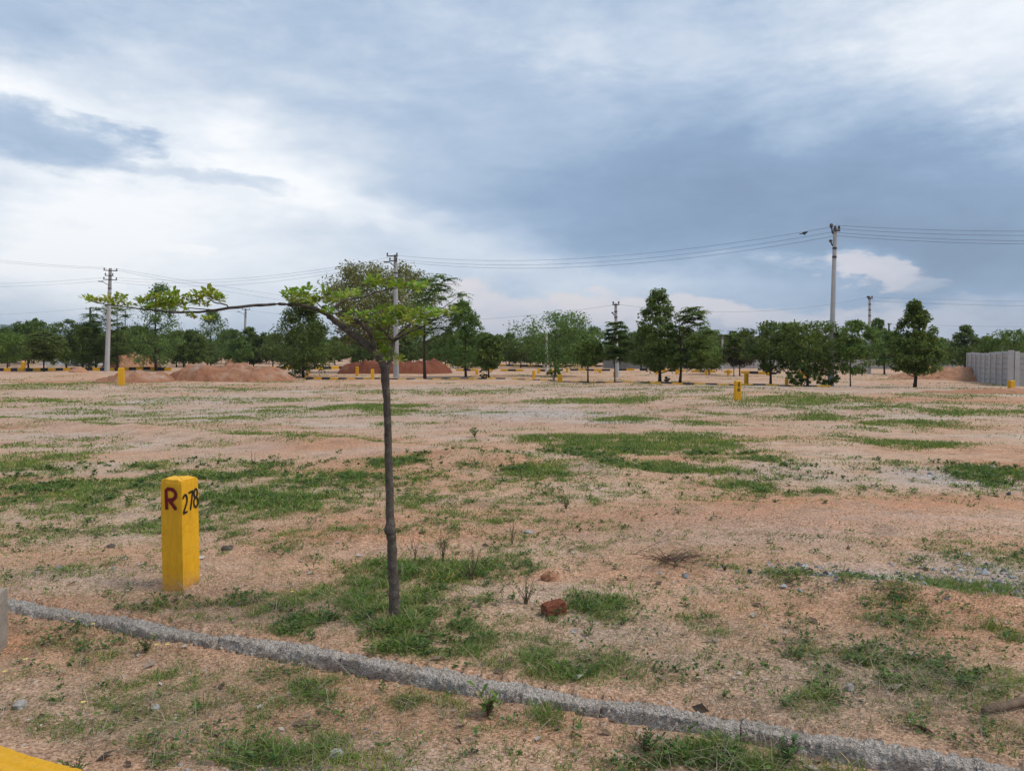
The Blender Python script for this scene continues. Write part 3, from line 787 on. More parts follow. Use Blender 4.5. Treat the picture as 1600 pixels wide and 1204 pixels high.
limb('trunk', [(619, 992, 0, 15), (618, 974, 0, 10.5), (616, 945, 0, 8.6), (616, 925, 0, 8.2), (615, 905, 0, 8.6), (613, 880, 0, 7.8), (612, 850, 0, 7.4), (611, 835, 0, 7.6), (609.5, 828, -0.004, 9.6), (610, 817, 0, 7.0),
               (609, 790, 0, 6.6), (608, 750, 0, 6.3), (607, 710, 0, 6.0), (606, 670, 0, 5.8), (605, 635, 0, 5.8), (603, 605, 0, 6.0), (602, 590, 0, 6.8), (602, 578, 0, 7.2), (603, 570, 0, 5.0)], 3, 0.002, 12, 3)
limb('branch', [(603, 584, 0, 6.0), (597, 564, 0, 6.5), (588, 551, 0, 6.3), (576, 541, 0, 5.6), (560, 529, 0.02, 5.2), (545, 517, 0.03, 5.0), (530, 506, 0.04, 4.8), (517, 496, 0.05, 4.6), (510, 490, 0.05, 3.8), (495, 484, 0.06, 3.2), (470, 476, 0.07, 2.7),
                (445, 475, 0.07, 2.5), (420, 475, 0.07, 2.4), (385, 478, 0.06, 2.3), (345, 483, 0.04, 2.2), (326, 486, 0.03, 2.0), (279, 489, 0.0, 1.7), (251, 486, -0.02, 1.4), (214, 482, -0.04, 1.1), (189, 479, -0.06, 0.9), (157, 475, -0.07, 0.7), (135, 469, -0.08, 0.5)], 3, 0.003, 8, 5)
limb('branch', [(585, 549, 0, 3.6), (584, 540, -0.02, 3.8), (580, 526, -0.04, 3.4), (576, 517, -0.06, 3.3), (567, 508, -0.08, 3.2), (557, 500, -0.09, 3.0), (548, 497, -0.10, 2.8), (541, 498, -0.10, 2.4)], 3, 0.002, 8, 7)
limb('branch', [(562, 504, -0.08, 2.0), (553, 505, -0.09, 1.6), (546, 504, -0.1, 1.2)], 2, 0.002, 6, 8)
limb('branch', [(514, 492, 0.05, 2.6), (519, 483, 0.05, 2.0), (532, 472, 0.07, 1.7), (551, 466, 0.09, 1.5), (570, 464, 0.11, 1.4), (587, 457, 0.12, 1.2), (602, 452, 0.14, 1.0), (630, 449, 0.16, 0.8), (655, 448, 0.18, 0.5)], 3, 0.003, 6, 9)
limb('twig', [(585, 458, 0.12, 0.9), (587, 450, 0.1, 0.7), (584, 441, 0.08, 0.5)], 2, 0.002, 5, 10)
limb('twig', [(514, 490, 0.05, 1.4), (525, 489, 0.0, 1.0), (540, 495, -0.05, 0.8)], 2, 0.002, 5, 11)
limb('twig', [(510, 488, 0.05, 1.2), (500, 478, 0.0, 1.0), (490, 468, -0.06, 0.7), (480, 458, -0.1, 0.5)], 2, 0.002, 5, 12)
limb('twig', [(356, 482, 0.05, 1.0), (356, 476, 0.04, 1.3), (345, 474, 0.02, 1.2), (334, 473, 0.0, 1.0), (326, 466, -0.02, 0.6)], 2, 0.002, 5, 13)
limb('twig', [(335, 484, 0.03, 1.0), (310, 482, 0.08, 0.9), (287, 481, 0.12, 0.7), (270, 474, 0.14, 0.4)], 2, 0.002, 5, 14)
limb('twig', [(470, 476, 0.07, 1.2), (462, 468, 0.12, 0.9), (450, 463, 0.16, 0.5)], 2, 0.002, 5, 15)
limb('branch', [(604, 588, 0, 3.5), (607, 571, 0.01, 4.2), (611, 556, 0.02, 3.6), (614, 545, 0.03, 3.0), (615, 530, 0.04, 2.8)], 3, 0.002, 8, 16)
limb('branch', [(615, 533, 0.04, 2.2), (606, 524, 0.0, 1.8), (596, 514, -0.05, 1.4), (588, 504, -0.1, 1.0), (578, 497, -0.14, 0.6)], 3, 0.002, 6, 17)
limb('branch', [(615, 532, 0.04, 2.2), (621, 524, 0.08, 1.8), (628, 517, 0.12, 1.6), (640, 508, 0.17, 1.3), (650, 500, 0.22, 0.8)], 3, 0.002, 6, 18)
limb('branch', [(615, 533, 0.04, 2.4), (626, 526, 0.0, 1.9), (636, 521, -0.04, 1.7), (650, 514, -0.08, 1.5), (664, 509, -0.11, 1.3), (675, 502, -0.13, 1.1), (684, 496, -0.15, 0.9), (700, 491, -0.17, 0.5)], 3, 0.002, 6, 19)
limb('twig', [(612, 529, 0.03, 1.2), (600, 529, 0.05, 0.9), (587, 531, 0.06, 0.6)], 2, 0.002, 5, 20)
limb('twig', [(640, 519, -0.05, 1.0), (642, 507, 0.0, 0.8), (632, 496, 0.05, 0.5)], 2, 0.002, 5, 21)
limb('twig', [(606, 522, 0.0, 1.0), (608, 508, -0.1, 0.8), (613, 494, -0.15, 0.5)], 2, 0.002, 5, 22)


def one_leaf(b, base, dirv, up, L, W):
    """obovate leaf folded along its midrib, slightly drooping"""
    d = np.array(dirv, float); d /= np.linalg.norm(d); sd_ = np.cross(d, up); sd_ /= np.linalg.norm(sd_) + 1e-9; n = np.cross(sd_, d)
    base = np.array(base, float)
    p = lambda t, w, z: base + d * (t * L) + sd_ * (w * W) + n * (z * L)
    V = [p(0, 0, 0), p(0.35, 0.28, 0.05), p(0.35, 0, 0.0), p(0.35, -0.28, 0.05), p(0.75, 0.5, 0.04), p(0.78, 0, -0.01), p(0.75, -0.5, 0.04), p(1.0, 0.0, -0.07)]
    b.add(V, [(0, 2, 1), (0, 3, 2), (1, 2, 5, 4), (2, 3, 6, 5), (4, 5, 7), (5, 6, 7)])


def rosette(seed, n, L):
    rr = random.Random(seed); b = MB()
    for k in range(n):
        a = 2 * math.pi * k / n * 1.618 * 2 + rr.uniform(-.4, .4); e = rr.uniform(0.0, 1.1)
        d = np.array([math.cos(a) * math.cos(e), math.sin(a) * math.cos(e), math.sin(e) * 0.9])
        off = np.array([rr.uniform(-1, 1), rr.uniform(-1, 1), rr.uniform(-.5, .5)]) * 0.022
        one_leaf(b, off + d * 0.003, d, np.array([0.05, 0.02, 1.0]), L * rr.uniform(0.7, 1.15), L * rr.uniform(0.42, 0.6))
    return b.mesh('leaf_cluster', False)


ROS = [rosette(100 + k, R.randint(13, 17), 0.041) for k in range(7)]
ROSY = [me.copy() for me in ROS]
for me in ROS: me.materials.append(M['leaf_near'])
for me in ROSY: me.materials.append(M['leaf_near_y'])
CL_Y = [(138, 468), (147, 471), (156, 473), (168, 470), (176, 466), (184, 470), (180, 477), (193, 477), (203, 478), (172, 474), (188, 465)]
CL_L = [(222, 470), (218, 476), (228, 476), (232, 469), (238, 463), (245, 474), (250, 466), (256, 479), (262, 471), (268, 462), (272, 478), (278, 470), (285, 476), (290, 466), (297, 473), (304, 467), (310, 474), (312, 462), (320, 467),
        (326, 458), (331, 464), (337, 467), (299, 496), (325, 499), (240, 480), (265, 484), (288, 484), (331, 456), (342, 468), (250, 476), (275, 463), (318, 478)]
CL_R = [(443, 461), (450, 467), (458, 455), (462, 464), (470, 458), (473, 469), (480, 463), (485, 453), (490, 466), (497, 471), (486, 474), (505, 469), (511, 462), (520, 469), (530, 466), (540, 460), (507, 486), (548, 462), (556, 459),
        (455, 460), (466, 471), (574, 442), (582, 439), (590, 447), (598, 444), (612, 447), (622, 446), (632, 449), (642, 446), (652, 448), (660, 450), (560, 463), (516, 474),
        (548, 490), (557, 496), (566, 491), (573, 499), (581, 490), (588, 501), (594, 485), (602, 495), (604, 479), (611, 489), (617, 500), (622, 484), (629, 493), (637, 487), (644, 496), (651, 487), (658, 493), (667, 487), (674, 496),
        (684, 489), (693, 491), (703, 486), (712, 485), (600, 507), (614, 508), (589, 511), (640, 503), (630, 506), (654, 504), (596, 495), (608, 500), (624, 496), (648, 490), (663, 499), (680, 494), (584, 497), (617, 493), (570, 497), (635, 497), (605, 487),
        (589, 531), (592, 541), (597, 552), (600, 524), (608, 561), (613, 557), (624, 563), (640, 519), (647, 527), (654, 524), (540, 505), (590, 522), (606, 548), (598, 535), (545, 501)]


def leaf_cluster(px, py, yellow, rr):
    me = (ROSY if yellow else ROS)[rr.randrange(7)]
    o = bpy.data.objects.new('leaf_cluster', me); COL.objects.link(o); o.parent = tree0
    dy = rr.uniform(-0.20, 0.24) if px > 430 else rr.uniform(-0.10, 0.10)
    p = tpt(px, py, dy); o.location = [float(q) for q in p]
    o.rotation_euler = (rr.uniform(-.45, .45), rr.uniform(-.45, .45), rr.uniform(0, 6.28)); s_ = rr.uniform(0.8, 1.15); o.scale = (s_, s_, s_ * 0.85)


rr = random.Random(5)
for (a, c) in CL_Y: leaf_cluster(a, c, True, rr)
for (a, c) in CL_L: leaf_cluster(a, c, rr.random() < 0.55, rr)
for (a, c) in CL_R: leaf_cluster(a, c, rr.random() < 0.15, rr)
for (a, c) in [q for q in CL_R if q[0] > 590 and q[1] < 512][::2] + CL_R[:33:2] + CL_L[::4]: leaf_cluster(a + rr.uniform(-8, 8), c + rr.uniform(-4, 5), rr.random() < 0.2, rr)


# ------------------------------------------------------------------ trees of the background
def leaf_quads(P, D, Wd, L):
    """diamond leaves: P centres, D length axes, Wd width axes (unit), L lengths"""
    n = len(P); L = L[:, None]
    up = np.cross(D, Wd)
    V = np.empty((n, 4, 3)); V[:, 0] = P - D * L * 0.5; V[:, 1] = P + Wd * L * 0.27 + up * L * 0.06; V[:, 2] = P + D * L * 0.5; V[:, 3] = P - Wd * L * 0.27 + up * L * 0.06
    o = np.arange(n)[:, None] * 4
    return V.reshape(-1, 3), o + np.array([[0, 1, 2, 3]])


def unit(v): return v / (np.linalg.norm(v, axis=1, keepdims=True) + 1e-9)


def crown_points(kind, W, z0, z1, rng, ncl):
    """centres and radii of the leaf clumps"""
    Hc = z1 - z0; C = []; rad = []
    lean = rng.normal(0, 0.05, 2) * W
    ph = rng.uniform(0, 50)
    if kind in ('cone', 'round', 'wide'):
        k = 0
        while len(C) < ncl and k < ncl * 20:
            k += 1
            t = rng.random() ** (1.15 if kind == 'cone' else 0.9)
            if kind == 'cone': pr = (0.62 + 0.38 * min(1, t / 0.22)) if t < 0.22 else (1 - (t - 0.22) / 0.78) ** 0.8 * 0.90 + 0.10
            elif kind == 'round': pr = math.sqrt(max(0.0, 1 - (2 * t - 0.9) ** 2 * 0.85)) * 0.95
            else: pr = 0.5 + 0.5 * min(1, t / 0.5) if t < 0.8 else 1.0 - 1.8 * (t - 0.8)
            a = rng.random() * 6.283
            un = 0.68 + 0.62 * float(vnoise(np.array([ph + a * 1.3]), np.array([t * 4.5]), 3)[0])
            r = W / 2 * pr * un * rng.random() ** 0.42
            C.append((r * math.cos(a) + lean[0] * t, r * math.sin(a) + lean[1] * t, z0 + t * Hc)); rad.append(W * rng.uniform(0.08, 0.15) * (0.6 + 0.4 * pr))
    else:   # layered fans on thin branches
        nt = max(5, ncl // 9)
        for q in range(nt):
            t = (q + 0.5 + rng.uniform(-.3, .3)) / nt
            a = q * 2.4 + rng.uniform(-.5, .5); pr = 0.45 + 0.55 * math.sin(min(1, t * 1.2) * math.pi * 0.72)
            r = W * 0.30 * pr * rng.random() ** 0.5
            cx, cy = r * math.cos(a), r * math.sin(a); fr = W * rng.uniform(0.16, 0.25) * (1.15 - 0.45 * t)
            for _ in range(9):
                b_ = rng.random() * 6.283; q2 = fr * math.sqrt(rng.random())
                C.append((cx + q2 * math.cos(b_), cy + q2 * math.sin(b_), z0 + t * Hc - 0.35 * q2 * q2 / fr)); rad.append(W * rng.uniform(0.05, 0.08))
    return np.array(C), np.array(rad)


def frond_mesh(W, z0, z1, rng, ntip, per, leaf):
    """sprays of drooping pinnate fronds at the branch tips"""
    Hc = z1 - z0; tips = []
    for q in range(ntip):
        t = (q + 0.5 + rng.uniform(-.4, .4)) / ntip; a = q * 2.4 + rng.uniform(-.6, .6)
        pr = 0.35 + 0.65 * math.sin(min(1.0, max(0.0, t) * 1.05 + 0.05) * math.pi * 0.80)
        r = W * 0.40 * pr * (0.15 + 0.85 * rng.random() ** 0.6) * (0.35 if q == ntip - 1 else 1)
        tips.append((r * math.cos(a), r * math.sin(a), z0 + t * Hc - 0.03 * Hc))
    tips = np.array(tips); nf = 14; nl = per
    n = ntip * nf * nl
    ti = np.repeat(np.arange(ntip), nf * nl); fi = np.repeat(np.arange(ntip * nf), nl)
    fa = rng.uniform(0, 6.283, ntip * nf); fe = rng.uniform(-0.15, 0.75, ntip * nf); fl = W * rng.uniform(0.15, 0.28, ntip * nf)
    u = np.tile((np.arange(nl) // 2 + 0.6) / (nl // 2 + 0.5), ntip * nf); sd_ = np.tile(np.where(np.arange(nl) % 2 == 0, 1.0, -1.0), ntip * nf)
    ca, sa_ = np.cos(fa)[fi], np.sin(fa)[fi]; ll = fl[fi] * u
    rise = np.sin(fe)[fi] * ll - 0.75 * ll * ll / (fl[fi] + 1e-6) * 0.8
    wl = leaf * rng.uniform(0.8, 1.3, n) * (1.15 - 0.5 * u)
    P = tips[ti] + np.stack([ca * ll, sa_ * ll, rise], 1)
    D = unit(np.stack([-sa_ * sd_ + ca * 0.5, ca * sd_ + sa_ * 0.5, np.full(n, -0.35)], 1) + rng.normal(0, 0.15, (n, 3)))
    P = P + D * wl[:, None] * 0.5
    Wd = unit(np.cross(unit(rng.normal(0, .3, (n, 3)) + np.array([0, 0, 1.0])), D))
    V, Q = leaf_quads(P, D, Wd, wl)
    return mesh_np('crown', V, Q, False), tips


def crown_mesh(kind, W, z0, z1, seed, ncl=90, per=46, leaf=0.17):
    rng = np.random.default_rng(seed)
    if kind == 'layer': return frond_mesh(W, z0, z1, rng, max(7, ncl // 4), 16, leaf * 1.05)
    C, rad = crown_points(kind, W, z0, z1, rng, ncl)
    n = len(C) * per
    idx = np.repeat(np.arange(len(C)), per)
    off = unit(rng.normal(0, 1, (n, 3))) * (rng.random(n) ** 0.5)[:, None] * rad[idx][:, None]
    off[:, 2] *= 0.75
    P = C[idx] + off
    D = unit(off * np.array([1, 1, 0.4]) / rad[idx][:, None] + rng.normal(0, 0.5, (n, 3)) + np.array([0, 0, -0.25]))
    nrm = unit(rng.normal(0, 0.55, (n, 3)) + np.array([0, 0, 1.0]))
    Wd = unit(np.cross(nrm, D))
    L = leaf * rng.uniform(0.65, 1.35, n)
    V, Q = leaf_quads(P, D, Wd, L)
    return mesh_np('crown', V, Q, False), C


def trunk_mesh(Hh, r, z0, C, seed, limbs=12):
    rr = random.Random(seed); b = MB()
    top = Hh * 0.86; P = []; k = 8; wx = rr.uniform(-.05, .05); wy = rr.uniform(-.05, .05)
    for i in range(k):
        t = i / (k - 1); P.append(np.array([wx * math.sin(t * 5) * Hh * 0.3, wy * math.sin(t * 4) * Hh * 0.3, -0.15 + t * (top + 0.15)]))
    b.tube(P, [r * (1.25 if i == 0 else 1) * (1 - 0.8 * i / (k - 1)) for i in range(k)], 6)
    idx = list(range(len(C))); rr.shuffle(idx)
    for i in idx[:limbs]:
        c = C[i]; t = max(z0 * 0.8, c[2] - 0.5 * math.hypot(c[0], c[1]) - 0.15) / top
        t = min(max(t, 0.1), 0.95); q = t * (k - 1); i0 = int(q); s0 = P[i0] + (P[min(i0 + 1, k - 1)] - P[i0]) * (q - i0)
        mid = (s0 + c) / 2 + np.array([0, 0, -0.08 * Hh * 0.3])
        b.tube([s0, mid, c], [r * 0.38, r * 0.24, r * 0.08], 4)
    return b.mesh('trunk', True)


def bgtree(name, label, px, base, top, width, kind, mat, cb=None, bend=0.0, Y=None, seed=0, ncl=90, per=46, leaf=None, tr=None, bark='bark_far', cx=None, group=None):
    g = G(px, base); Yd = g[1]
    if Y: Yd = Y; g = at(px, base, Y)
    z = h1(g[0], Yd)
    Hh = CAMH + (HOR - top) / F * Yd - z; W = width * 1.12 / F * Yd
    z0 = (CAMH + (HOR - cb) / F * Yd - z) if cb else Hh * 0.3
    z0 = max(0.15, z0)
    t = thing(name, label, 'tree', (g[0], Yd, z), 0.0, group)
    leaf = leaf or 0.19 * (Yd / 55.0) ** 0.5
    dx = ((cx - px) / F * Yd) if cx else 0.0
    cm, C = crown_mesh(kind, W, z0, Hh, seed or int(px * 7 + top), ncl, per, leaf)
    if dx:
        C = C + np.array([dx, 0, 0]) ; cm.transform(__import__('mathutils').Matrix.Translation((dx, 0, 0)))
    link('crown', cm, M[mat], t)
    link('trunk', trunk_mesh(Hh, (tr or 0.035 + 0.012 * Hh), z0, C, seed + 3), M[bark], t)
    return t


TREES = [
    # name, label, column, base row, top row, width, kind, material, crown bottom row, extra
    ('small_tree', 'low spreading light green tree cut off by the left edge behind the striped kerb', 12, 577, 524, 62, 'wide', 'leaf_light', 563, {}),
    ('small_tree', 'small layered green tree behind the striped kerb beside the cream slab', 69, 580, 518, 64, 'layer', 'leaf_mid', 560, dict(ncl=140)),
    ('small_tree', 'rounded green tree standing left of the utility pole with double crossarms', 104, 575, 501, 62, 'round', 'leaf_mid', 566, dict(Y=84)),
    ('small_tree', 'dark bushy tree with low hanging leaves just left of the double crossarm pole', 130, 578, 506, 66, 'round', 'leaf_dark', 572, {}),
    ('small_tree', 'dark dense tree behind the pole with double crossarms', 150, 572, 500, 50, 'cone', 'leaf_dark', 560, dict(Y=100)),
    ('layered_tree', 'tree with dark fan-like layers of leaves crossing the double crossarm pole', 184, 578, 474, 74, 'layer', 'leaf_dark', 560, dict(ncl=150, cx=172)),
    ('tall_tree', 'tall dark green tree with a narrow top under the long left branch', 244, 579, 446, 88, 'cone', 'leaf_dark', 566, dict(ncl=150)),
    ('small_tree', 'small green tree between the tall dark tree and the conical tree', 276, 574, 522, 56, 'round', 'leaf_mid', 568, {}),
    ('conical_tree', 'dense conical green tree behind the long pale mound', 330, 573, 488, 82, 'cone', 'leaf_dark', 566, dict(ncl=130)),
    ('small_tree', 'short dark tree right of the thin far pole', 396, 573, 528, 44, 'round', 'leaf_dark', 567, {}),
    ('broad_tree', 'big dense dark green tree left of the red earth heap', 474, 589, 470, 112, 'cone', 'leaf_dark', 574, dict(ncl=190, per=60)),
    ('olive_tree', 'large olive brown tree with a rounded crown behind the young tree', 590, 582, 420, 158, 'wide', 'leaf_olive', 535, dict(Y=76, ncl=190, per=120, seed=23, leaf=0.27)),
    ('fan_leaf_tree', 'airy tree with bare curved stems and dark fan leaves beside the tall pole', 664, 591, 428, 100, 'layer', 'leaf_dark', 520, dict(ncl=130, seed=4, per=34, cx=682)),
    ('conical_tree', 'conical green tree with see-through top right of the fan-leaved tree', 728, 589, 472, 74, 'cone', 'leaf_dark', 570, dict(ncl=170, per=46)),
    ('small_tree', 'small round tree with leaves hanging low, near the centre', 764, 592, 524, 46, 'round', 'leaf_mid', 577, {}),
    ('spreading_tree', 'wide tree with a broken spreading top left of the middle pole', 868, 588, 492, 116, 'wide', 'leaf_dark', 572, dict(ncl=150, per=40, seed=77)),
    ('small_tree', 'thin-stemmed small tree in front of the spreading tree', 919, 598, 533, 46, 'round', 'leaf_mid', 570, {}),
    ('fan_leaf_tree', 'thin dark tree with loose fan leaves hugging the middle pole', 961, 598, 500, 52, 'layer', 'leaf_dark', 560, dict(ncl=90, per=34, tr=0.04)),
    ('dark_tree', 'very dark tree partly hidden behind the tall pointed tree', 1002, 580, 514, 50, 'cone', 'leaf_dark', 566, dict(Y=92)),
    ('tall_tree', 'tall pointed green tree, the taller of the central pair', 1031, 598, 455, 84, 'cone', 'leaf_mid', 576, dict(ncl=220, per=44, seed=9)),
    ('feathery_tree', 'feathery lighter tree, the shorter of the central pair', 1062, 599, 478, 74, 'layer', 'leaf_light', 572, dict(ncl=130, per=40, cx=1080, seed=12)),
    ('small_tree', 'bright green low tree right of the central pair', 1108, 584, 545, 60, 'wide', 'leaf_mid', 574, {}),
    ('fan_leaf_tree', 'slim umbrella-topped tree left of the brownish tree', 1147, 588, 516, 36, 'layer', 'leaf_dark', 556, dict(ncl=63, per=30, tr=0.04)),
    ('brownish_tree', 'small tree with brownish dry leaves among the right-hand trees', 1156, 586, 538, 46, 'round', 'leaf_brown', 570, {}),
    ('bushy_tree', 'dark bushy tree with a ragged top left of the leaning pole', 1204, 602, 506, 78, 'wide', 'leaf_dark', 578, dict(ncl=100, seed=31)),
    ('bushy_tree', 'leafy tree hiding the foot of the leaning pole', 1262, 604, 507, 92, 'wide', 'leaf_mid', 582, dict(ncl=112, seed=37)),
    ('bushy_tree', 'green tree on a thin straight stem right of the leaning pole', 1329, 604, 504, 72, 'round', 'leaf_mid', 582, dict(ncl=100, tr=0.035)),
    ('small_tree', 'darker small tree between the bushy tree and the conical tree at right', 1382, 584, 518, 56, 'round', 'leaf_dark', 570, dict(Y=66)),
    ('conical_tree', 'tall conical green tree on bare orange soil near the concrete wall', 1429, 604, 472, 72, 'cone', 'leaf_mid', 580, dict(ncl=230, per=46, seed=51)),
    ('small_tree', 'rounded tree behind the orange mound left of the concrete wall', 1508, 576, 511, 62, 'cone', 'leaf_dark', 568, dict(Y=72, ncl=110)),
    ('small_tree', 'tree showing above the concrete wall at the right edge', 1582, 580, 518, 70, 'wide', 'leaf_mid', 566, dict(Y=70, ncl=110)),
    ('small_tree', 'small tree with a leafy lower skirt at right of the fan-leaved pair', 1460, 582, 530, 46, 'round', 'leaf_dark', 572, dict(Y=85)),
    ('small_tree', 'small dark tree at the left end of the far trees', 40, 572, 510, 44, 'cone', 'leaf_dark', 560, dict(Y=120)),
    ('small_tree', 'dim tree top rising above the left-hand trees against the hill', 53, 570, 498, 34, 'cone', 'leaf_dark', 545, dict(Y=125)),
]
for (nm, lab, px, base, top, w_, kind, mat, cb, ex) in TREES:
    bgtree(nm, lab, px, base, top, w_, kind, mat, cb, **ex)


def bush(name, label, px, base, w_px, h_px, mat, seed, ncl=26, per=40):
    g = G(px, base); Yd = g[1]; z = h1(g[0], Yd); W = w_px / F * Yd; Hh = h_px / F * Yd
    t = thing(name, label, 'shrub', (g[0], Yd, z))
    cm, C = crown_mesh('round', W, Hh * 0.08, Hh, seed, ncl, per, 0.13)
    link('foliage', cm, M[mat], t)
    b_ = MB()
    for i in range(5): c = C[(i * 3) % len(C)]; b_.tube([(0.02 * i, 0, -0.08), (c[0] * .5, c[1] * .5, c[2] * .6), c], [0.02, 0.014, 0.006], 4)
    link('stems', b_.mesh('stems'), M['bark_far'], t)


bush('shrub', 'dark shrub at the foot of the big dense tree', 466, 588, 42, 26, 'leaf_dark', 1)
bush('shrub', 'dark low shrub below the leafy tree by the leaning pole, left of two', 1250, 605, 42, 34, 'leaf_dark', 2)
bush('shrub', 'dark low shrub at the foot of the leaning pole, right of two', 1288, 604, 40, 36, 'leaf_dark', 3)
bush('shrub', 'small palm-like shrub beside the short yellow post at right', 1244, 602, 26, 20, 'leaf_mid', 4, 14)
bush('shrub', 'small dark shrub left of the round small tree near the centre', 756, 592, 14, 15, 'leaf_dark', 5, 12)
bush('shrub', 'dark sprawling shrub just left of the stubby central yellow post', 864, 595, 24, 22, 'leaf_dark', 6, 16)
bush('shrub', 'tiny green shrub between the central pair of trees', 1041, 598, 10, 7, 'leaf_mid', 7, 8)

# plantation rows further back: copies of a few trees
protos = []
for k, (kind, mat, W, Hh) in enumerate([('round', 'leaf_dark', 4.2, 4.2), ('wide', 'leaf_mid', 4.6, 3.9), ('cone', 'leaf_dark', 3.7, 4.8), ('round', 'leaf_mid', 4.0, 3.7), ('cone', 'leaf_mid', 3.6, 4.4), ('wide', 'leaf_dark', 4.4, 4.4)]):
    cm, C = crown_mesh(kind, W, Hh * 0.17, Hh, 500 + k, 95, 40, 0.26); cm.materials.append(M[mat])
    tm = trunk_mesh(Hh, 0.08, Hh * 0.24, C, 600 + k, 8); tm.materials.append(M['bark_far'])
    protos.append((cm, tm))
rr = random.Random(21)
ORD = ['first', 'second', 'third', 'fourth', 'fifth', 'sixth', 'seventh', 'eighth', 'ninth', 'tenth', 'eleventh', 'twelfth', 'thirteenth', 'fourteenth', 'fifteenth', 'sixteenth', 'seventeenth', 'eighteenth', 'nineteenth', 'twentieth']
ORD += ['twenty-' + q for q in ORD[:9]] + ['thirtieth'] + ['thirty-' + q for q in ORD[:9]] + ['fortieth'] + ['forty-' + q for q in ORD[:9]] + ['fiftieth'] + ['fifty-' + q for q in ORD[:9]]
KINDW = ['round dark green', 'spreading green', 'pointed dark green', 'round green', 'pointed green', 'spreading dark green']
for row, (Yr, sp_, x0, x1) in enumerate(((100, 3.9, -0.72, 0.42), (114, 3.9, -0.72, 0.66), (130, 4.2, -0.72, 0.72), (150, 4.6, -0.72, 0.72), (178, 5.6, -0.72, 0.72))):
    x = x0 * Yr; k = 0
    while x < x1 * Yr:
        X = x + rr.uniform(-1.1, 1.1); Yy = Yr + rr.uniform(-3, 3); x += sp_
        p = CX + F * X / Yy
        if rr.random() < 0.10 or (Yr < 110 and 505 < p < 690): continue
        q = rr.randrange(6); cm, tm = protos[q]
        t = thing('plantation_tree', 'small %s tree, %s from left in the %s far plantation row' % (KINDW[q], ORD[k], ORD[row]), 'tree', (X, Yy, h1(X, Yy)), rr.uniform(0, 6.28), 'plantation rows of small trees in the background'); k += 1
        s_ = rr.uniform(0.74, 1.18) * (1.06 if X < -30 else 1.10); t.scale = (s_ * 1.08, s_ * 1.08, s_ * rr.uniform(0.9, 1.15))
        for nm, me in (('crown', cm), ('trunk', tm)):
            o = bpy.data.objects.new(nm, me); COL.objects.link(o); o.parent = t

# the far wood that closes the view
rng = np.random.default_rng(3)
n = 3600
Yw = rng.uniform(230, 900, n); Xw = rng.uniform(-0.80, 0.80, n) * Yw
hw = rng.uniform(3.2, 5.6, n) * (0.8 + 0.4 * fbm(Xw * 0.02, Yw * 0.02, 90))
per = 26; idx = np.repeat(np.arange(n), per); N_ = n * per
off = unit(rng.normal(0, 1, (N_, 3))) * (rng.random(N_) ** 0.4)[:, None]
P = np.stack([Xw[idx] + off[:, 0] * 3.2, Yw[idx] + off[:, 1] * 3.2, H(Xw, Yw, False)[idx] + hw[idx] * (0.56 + 0.44 * off[:, 2])], 1)
D = unit(rng.normal(0, 1, (N_, 3))); Wd = unit(np.cross(unit(rng.normal(0, .5, (N_, 3)) + np.array([0, 0, 1.0])), D))
V, Q = leaf_quads(P, D, Wd, rng.uniform(0.9, 1.9, N_))
tag(link('far_wood', mesh_np('far_wood', V, Q), M['leaf_dark']), 'dark distant wood along the horizon', 'wood', kind='stuff')


# ------------------------------------------------------------------ dirt mounds
def mound(name, label, px0, px1, base, top, depth, mat, seed, flat=1.0, Y=None, peaks=None, cat='mound'):
    Yd = Y or G(800, base)[1]
    xa = (px0 - CX) / F * Yd; xb = (px1 - CX) / F * Yd; cx = (xa + xb) / 2; w = (xb - xa) / 2
    z = h1(cx, Yd); Hh = CAMH + (HOR - top) / F * (Yd + depth * 0.4) - z
    nx, ny = 90, 40
    U, Vv = np.meshgrid(np.linspace(-1, 1, nx), np.linspace(-1, 1, ny))
    q = np.clip(1 - (np.abs(U) ** 2.2 + np.abs(Vv) ** 2.2), 0, 1)
    prof = np.minimum(1, q ** 0.8 * flat)
    if peaks is not None: prof = prof * np.interp(U, [p[0] for p in peaks], [p[1] for p in peaks])
    Xl = U * w; Yl = Vv * depth
    nz = fbm(Xl * 0.55 + seed * 3, Yl * 0.55, seed, 5); nf = fbm(Xl * 2.6 + seed, Yl * 2.6, seed + 5, 4)
    Z = prof * Hh * (0.40 + 1.10 * nz) + (nf - 0.5) * 0.60 * np.minimum(1, prof * 4) * min(1, Hh) - 0.12 * (1 - np.minimum(1, prof * 8)) - 0.06
    Z += H(Xl + cx, Yl + Yd + depth * 0.6, False) - z
    V_ = np.stack([Xl.ravel(), Yl.ravel(), Z.ravel()], 1)
    a = (np.arange(ny - 1)[:, None] * nx + np.arange(nx - 1)[None]).ravel()
    Qd = np.stack([a, a + 1, a + nx + 1, a + nx], 1)
    o = link(name, mesh_np(name, V_, Qd, True), M[mat], None, (cx, Yd + depth * 0.6, z))
    return tag(o, label, cat)


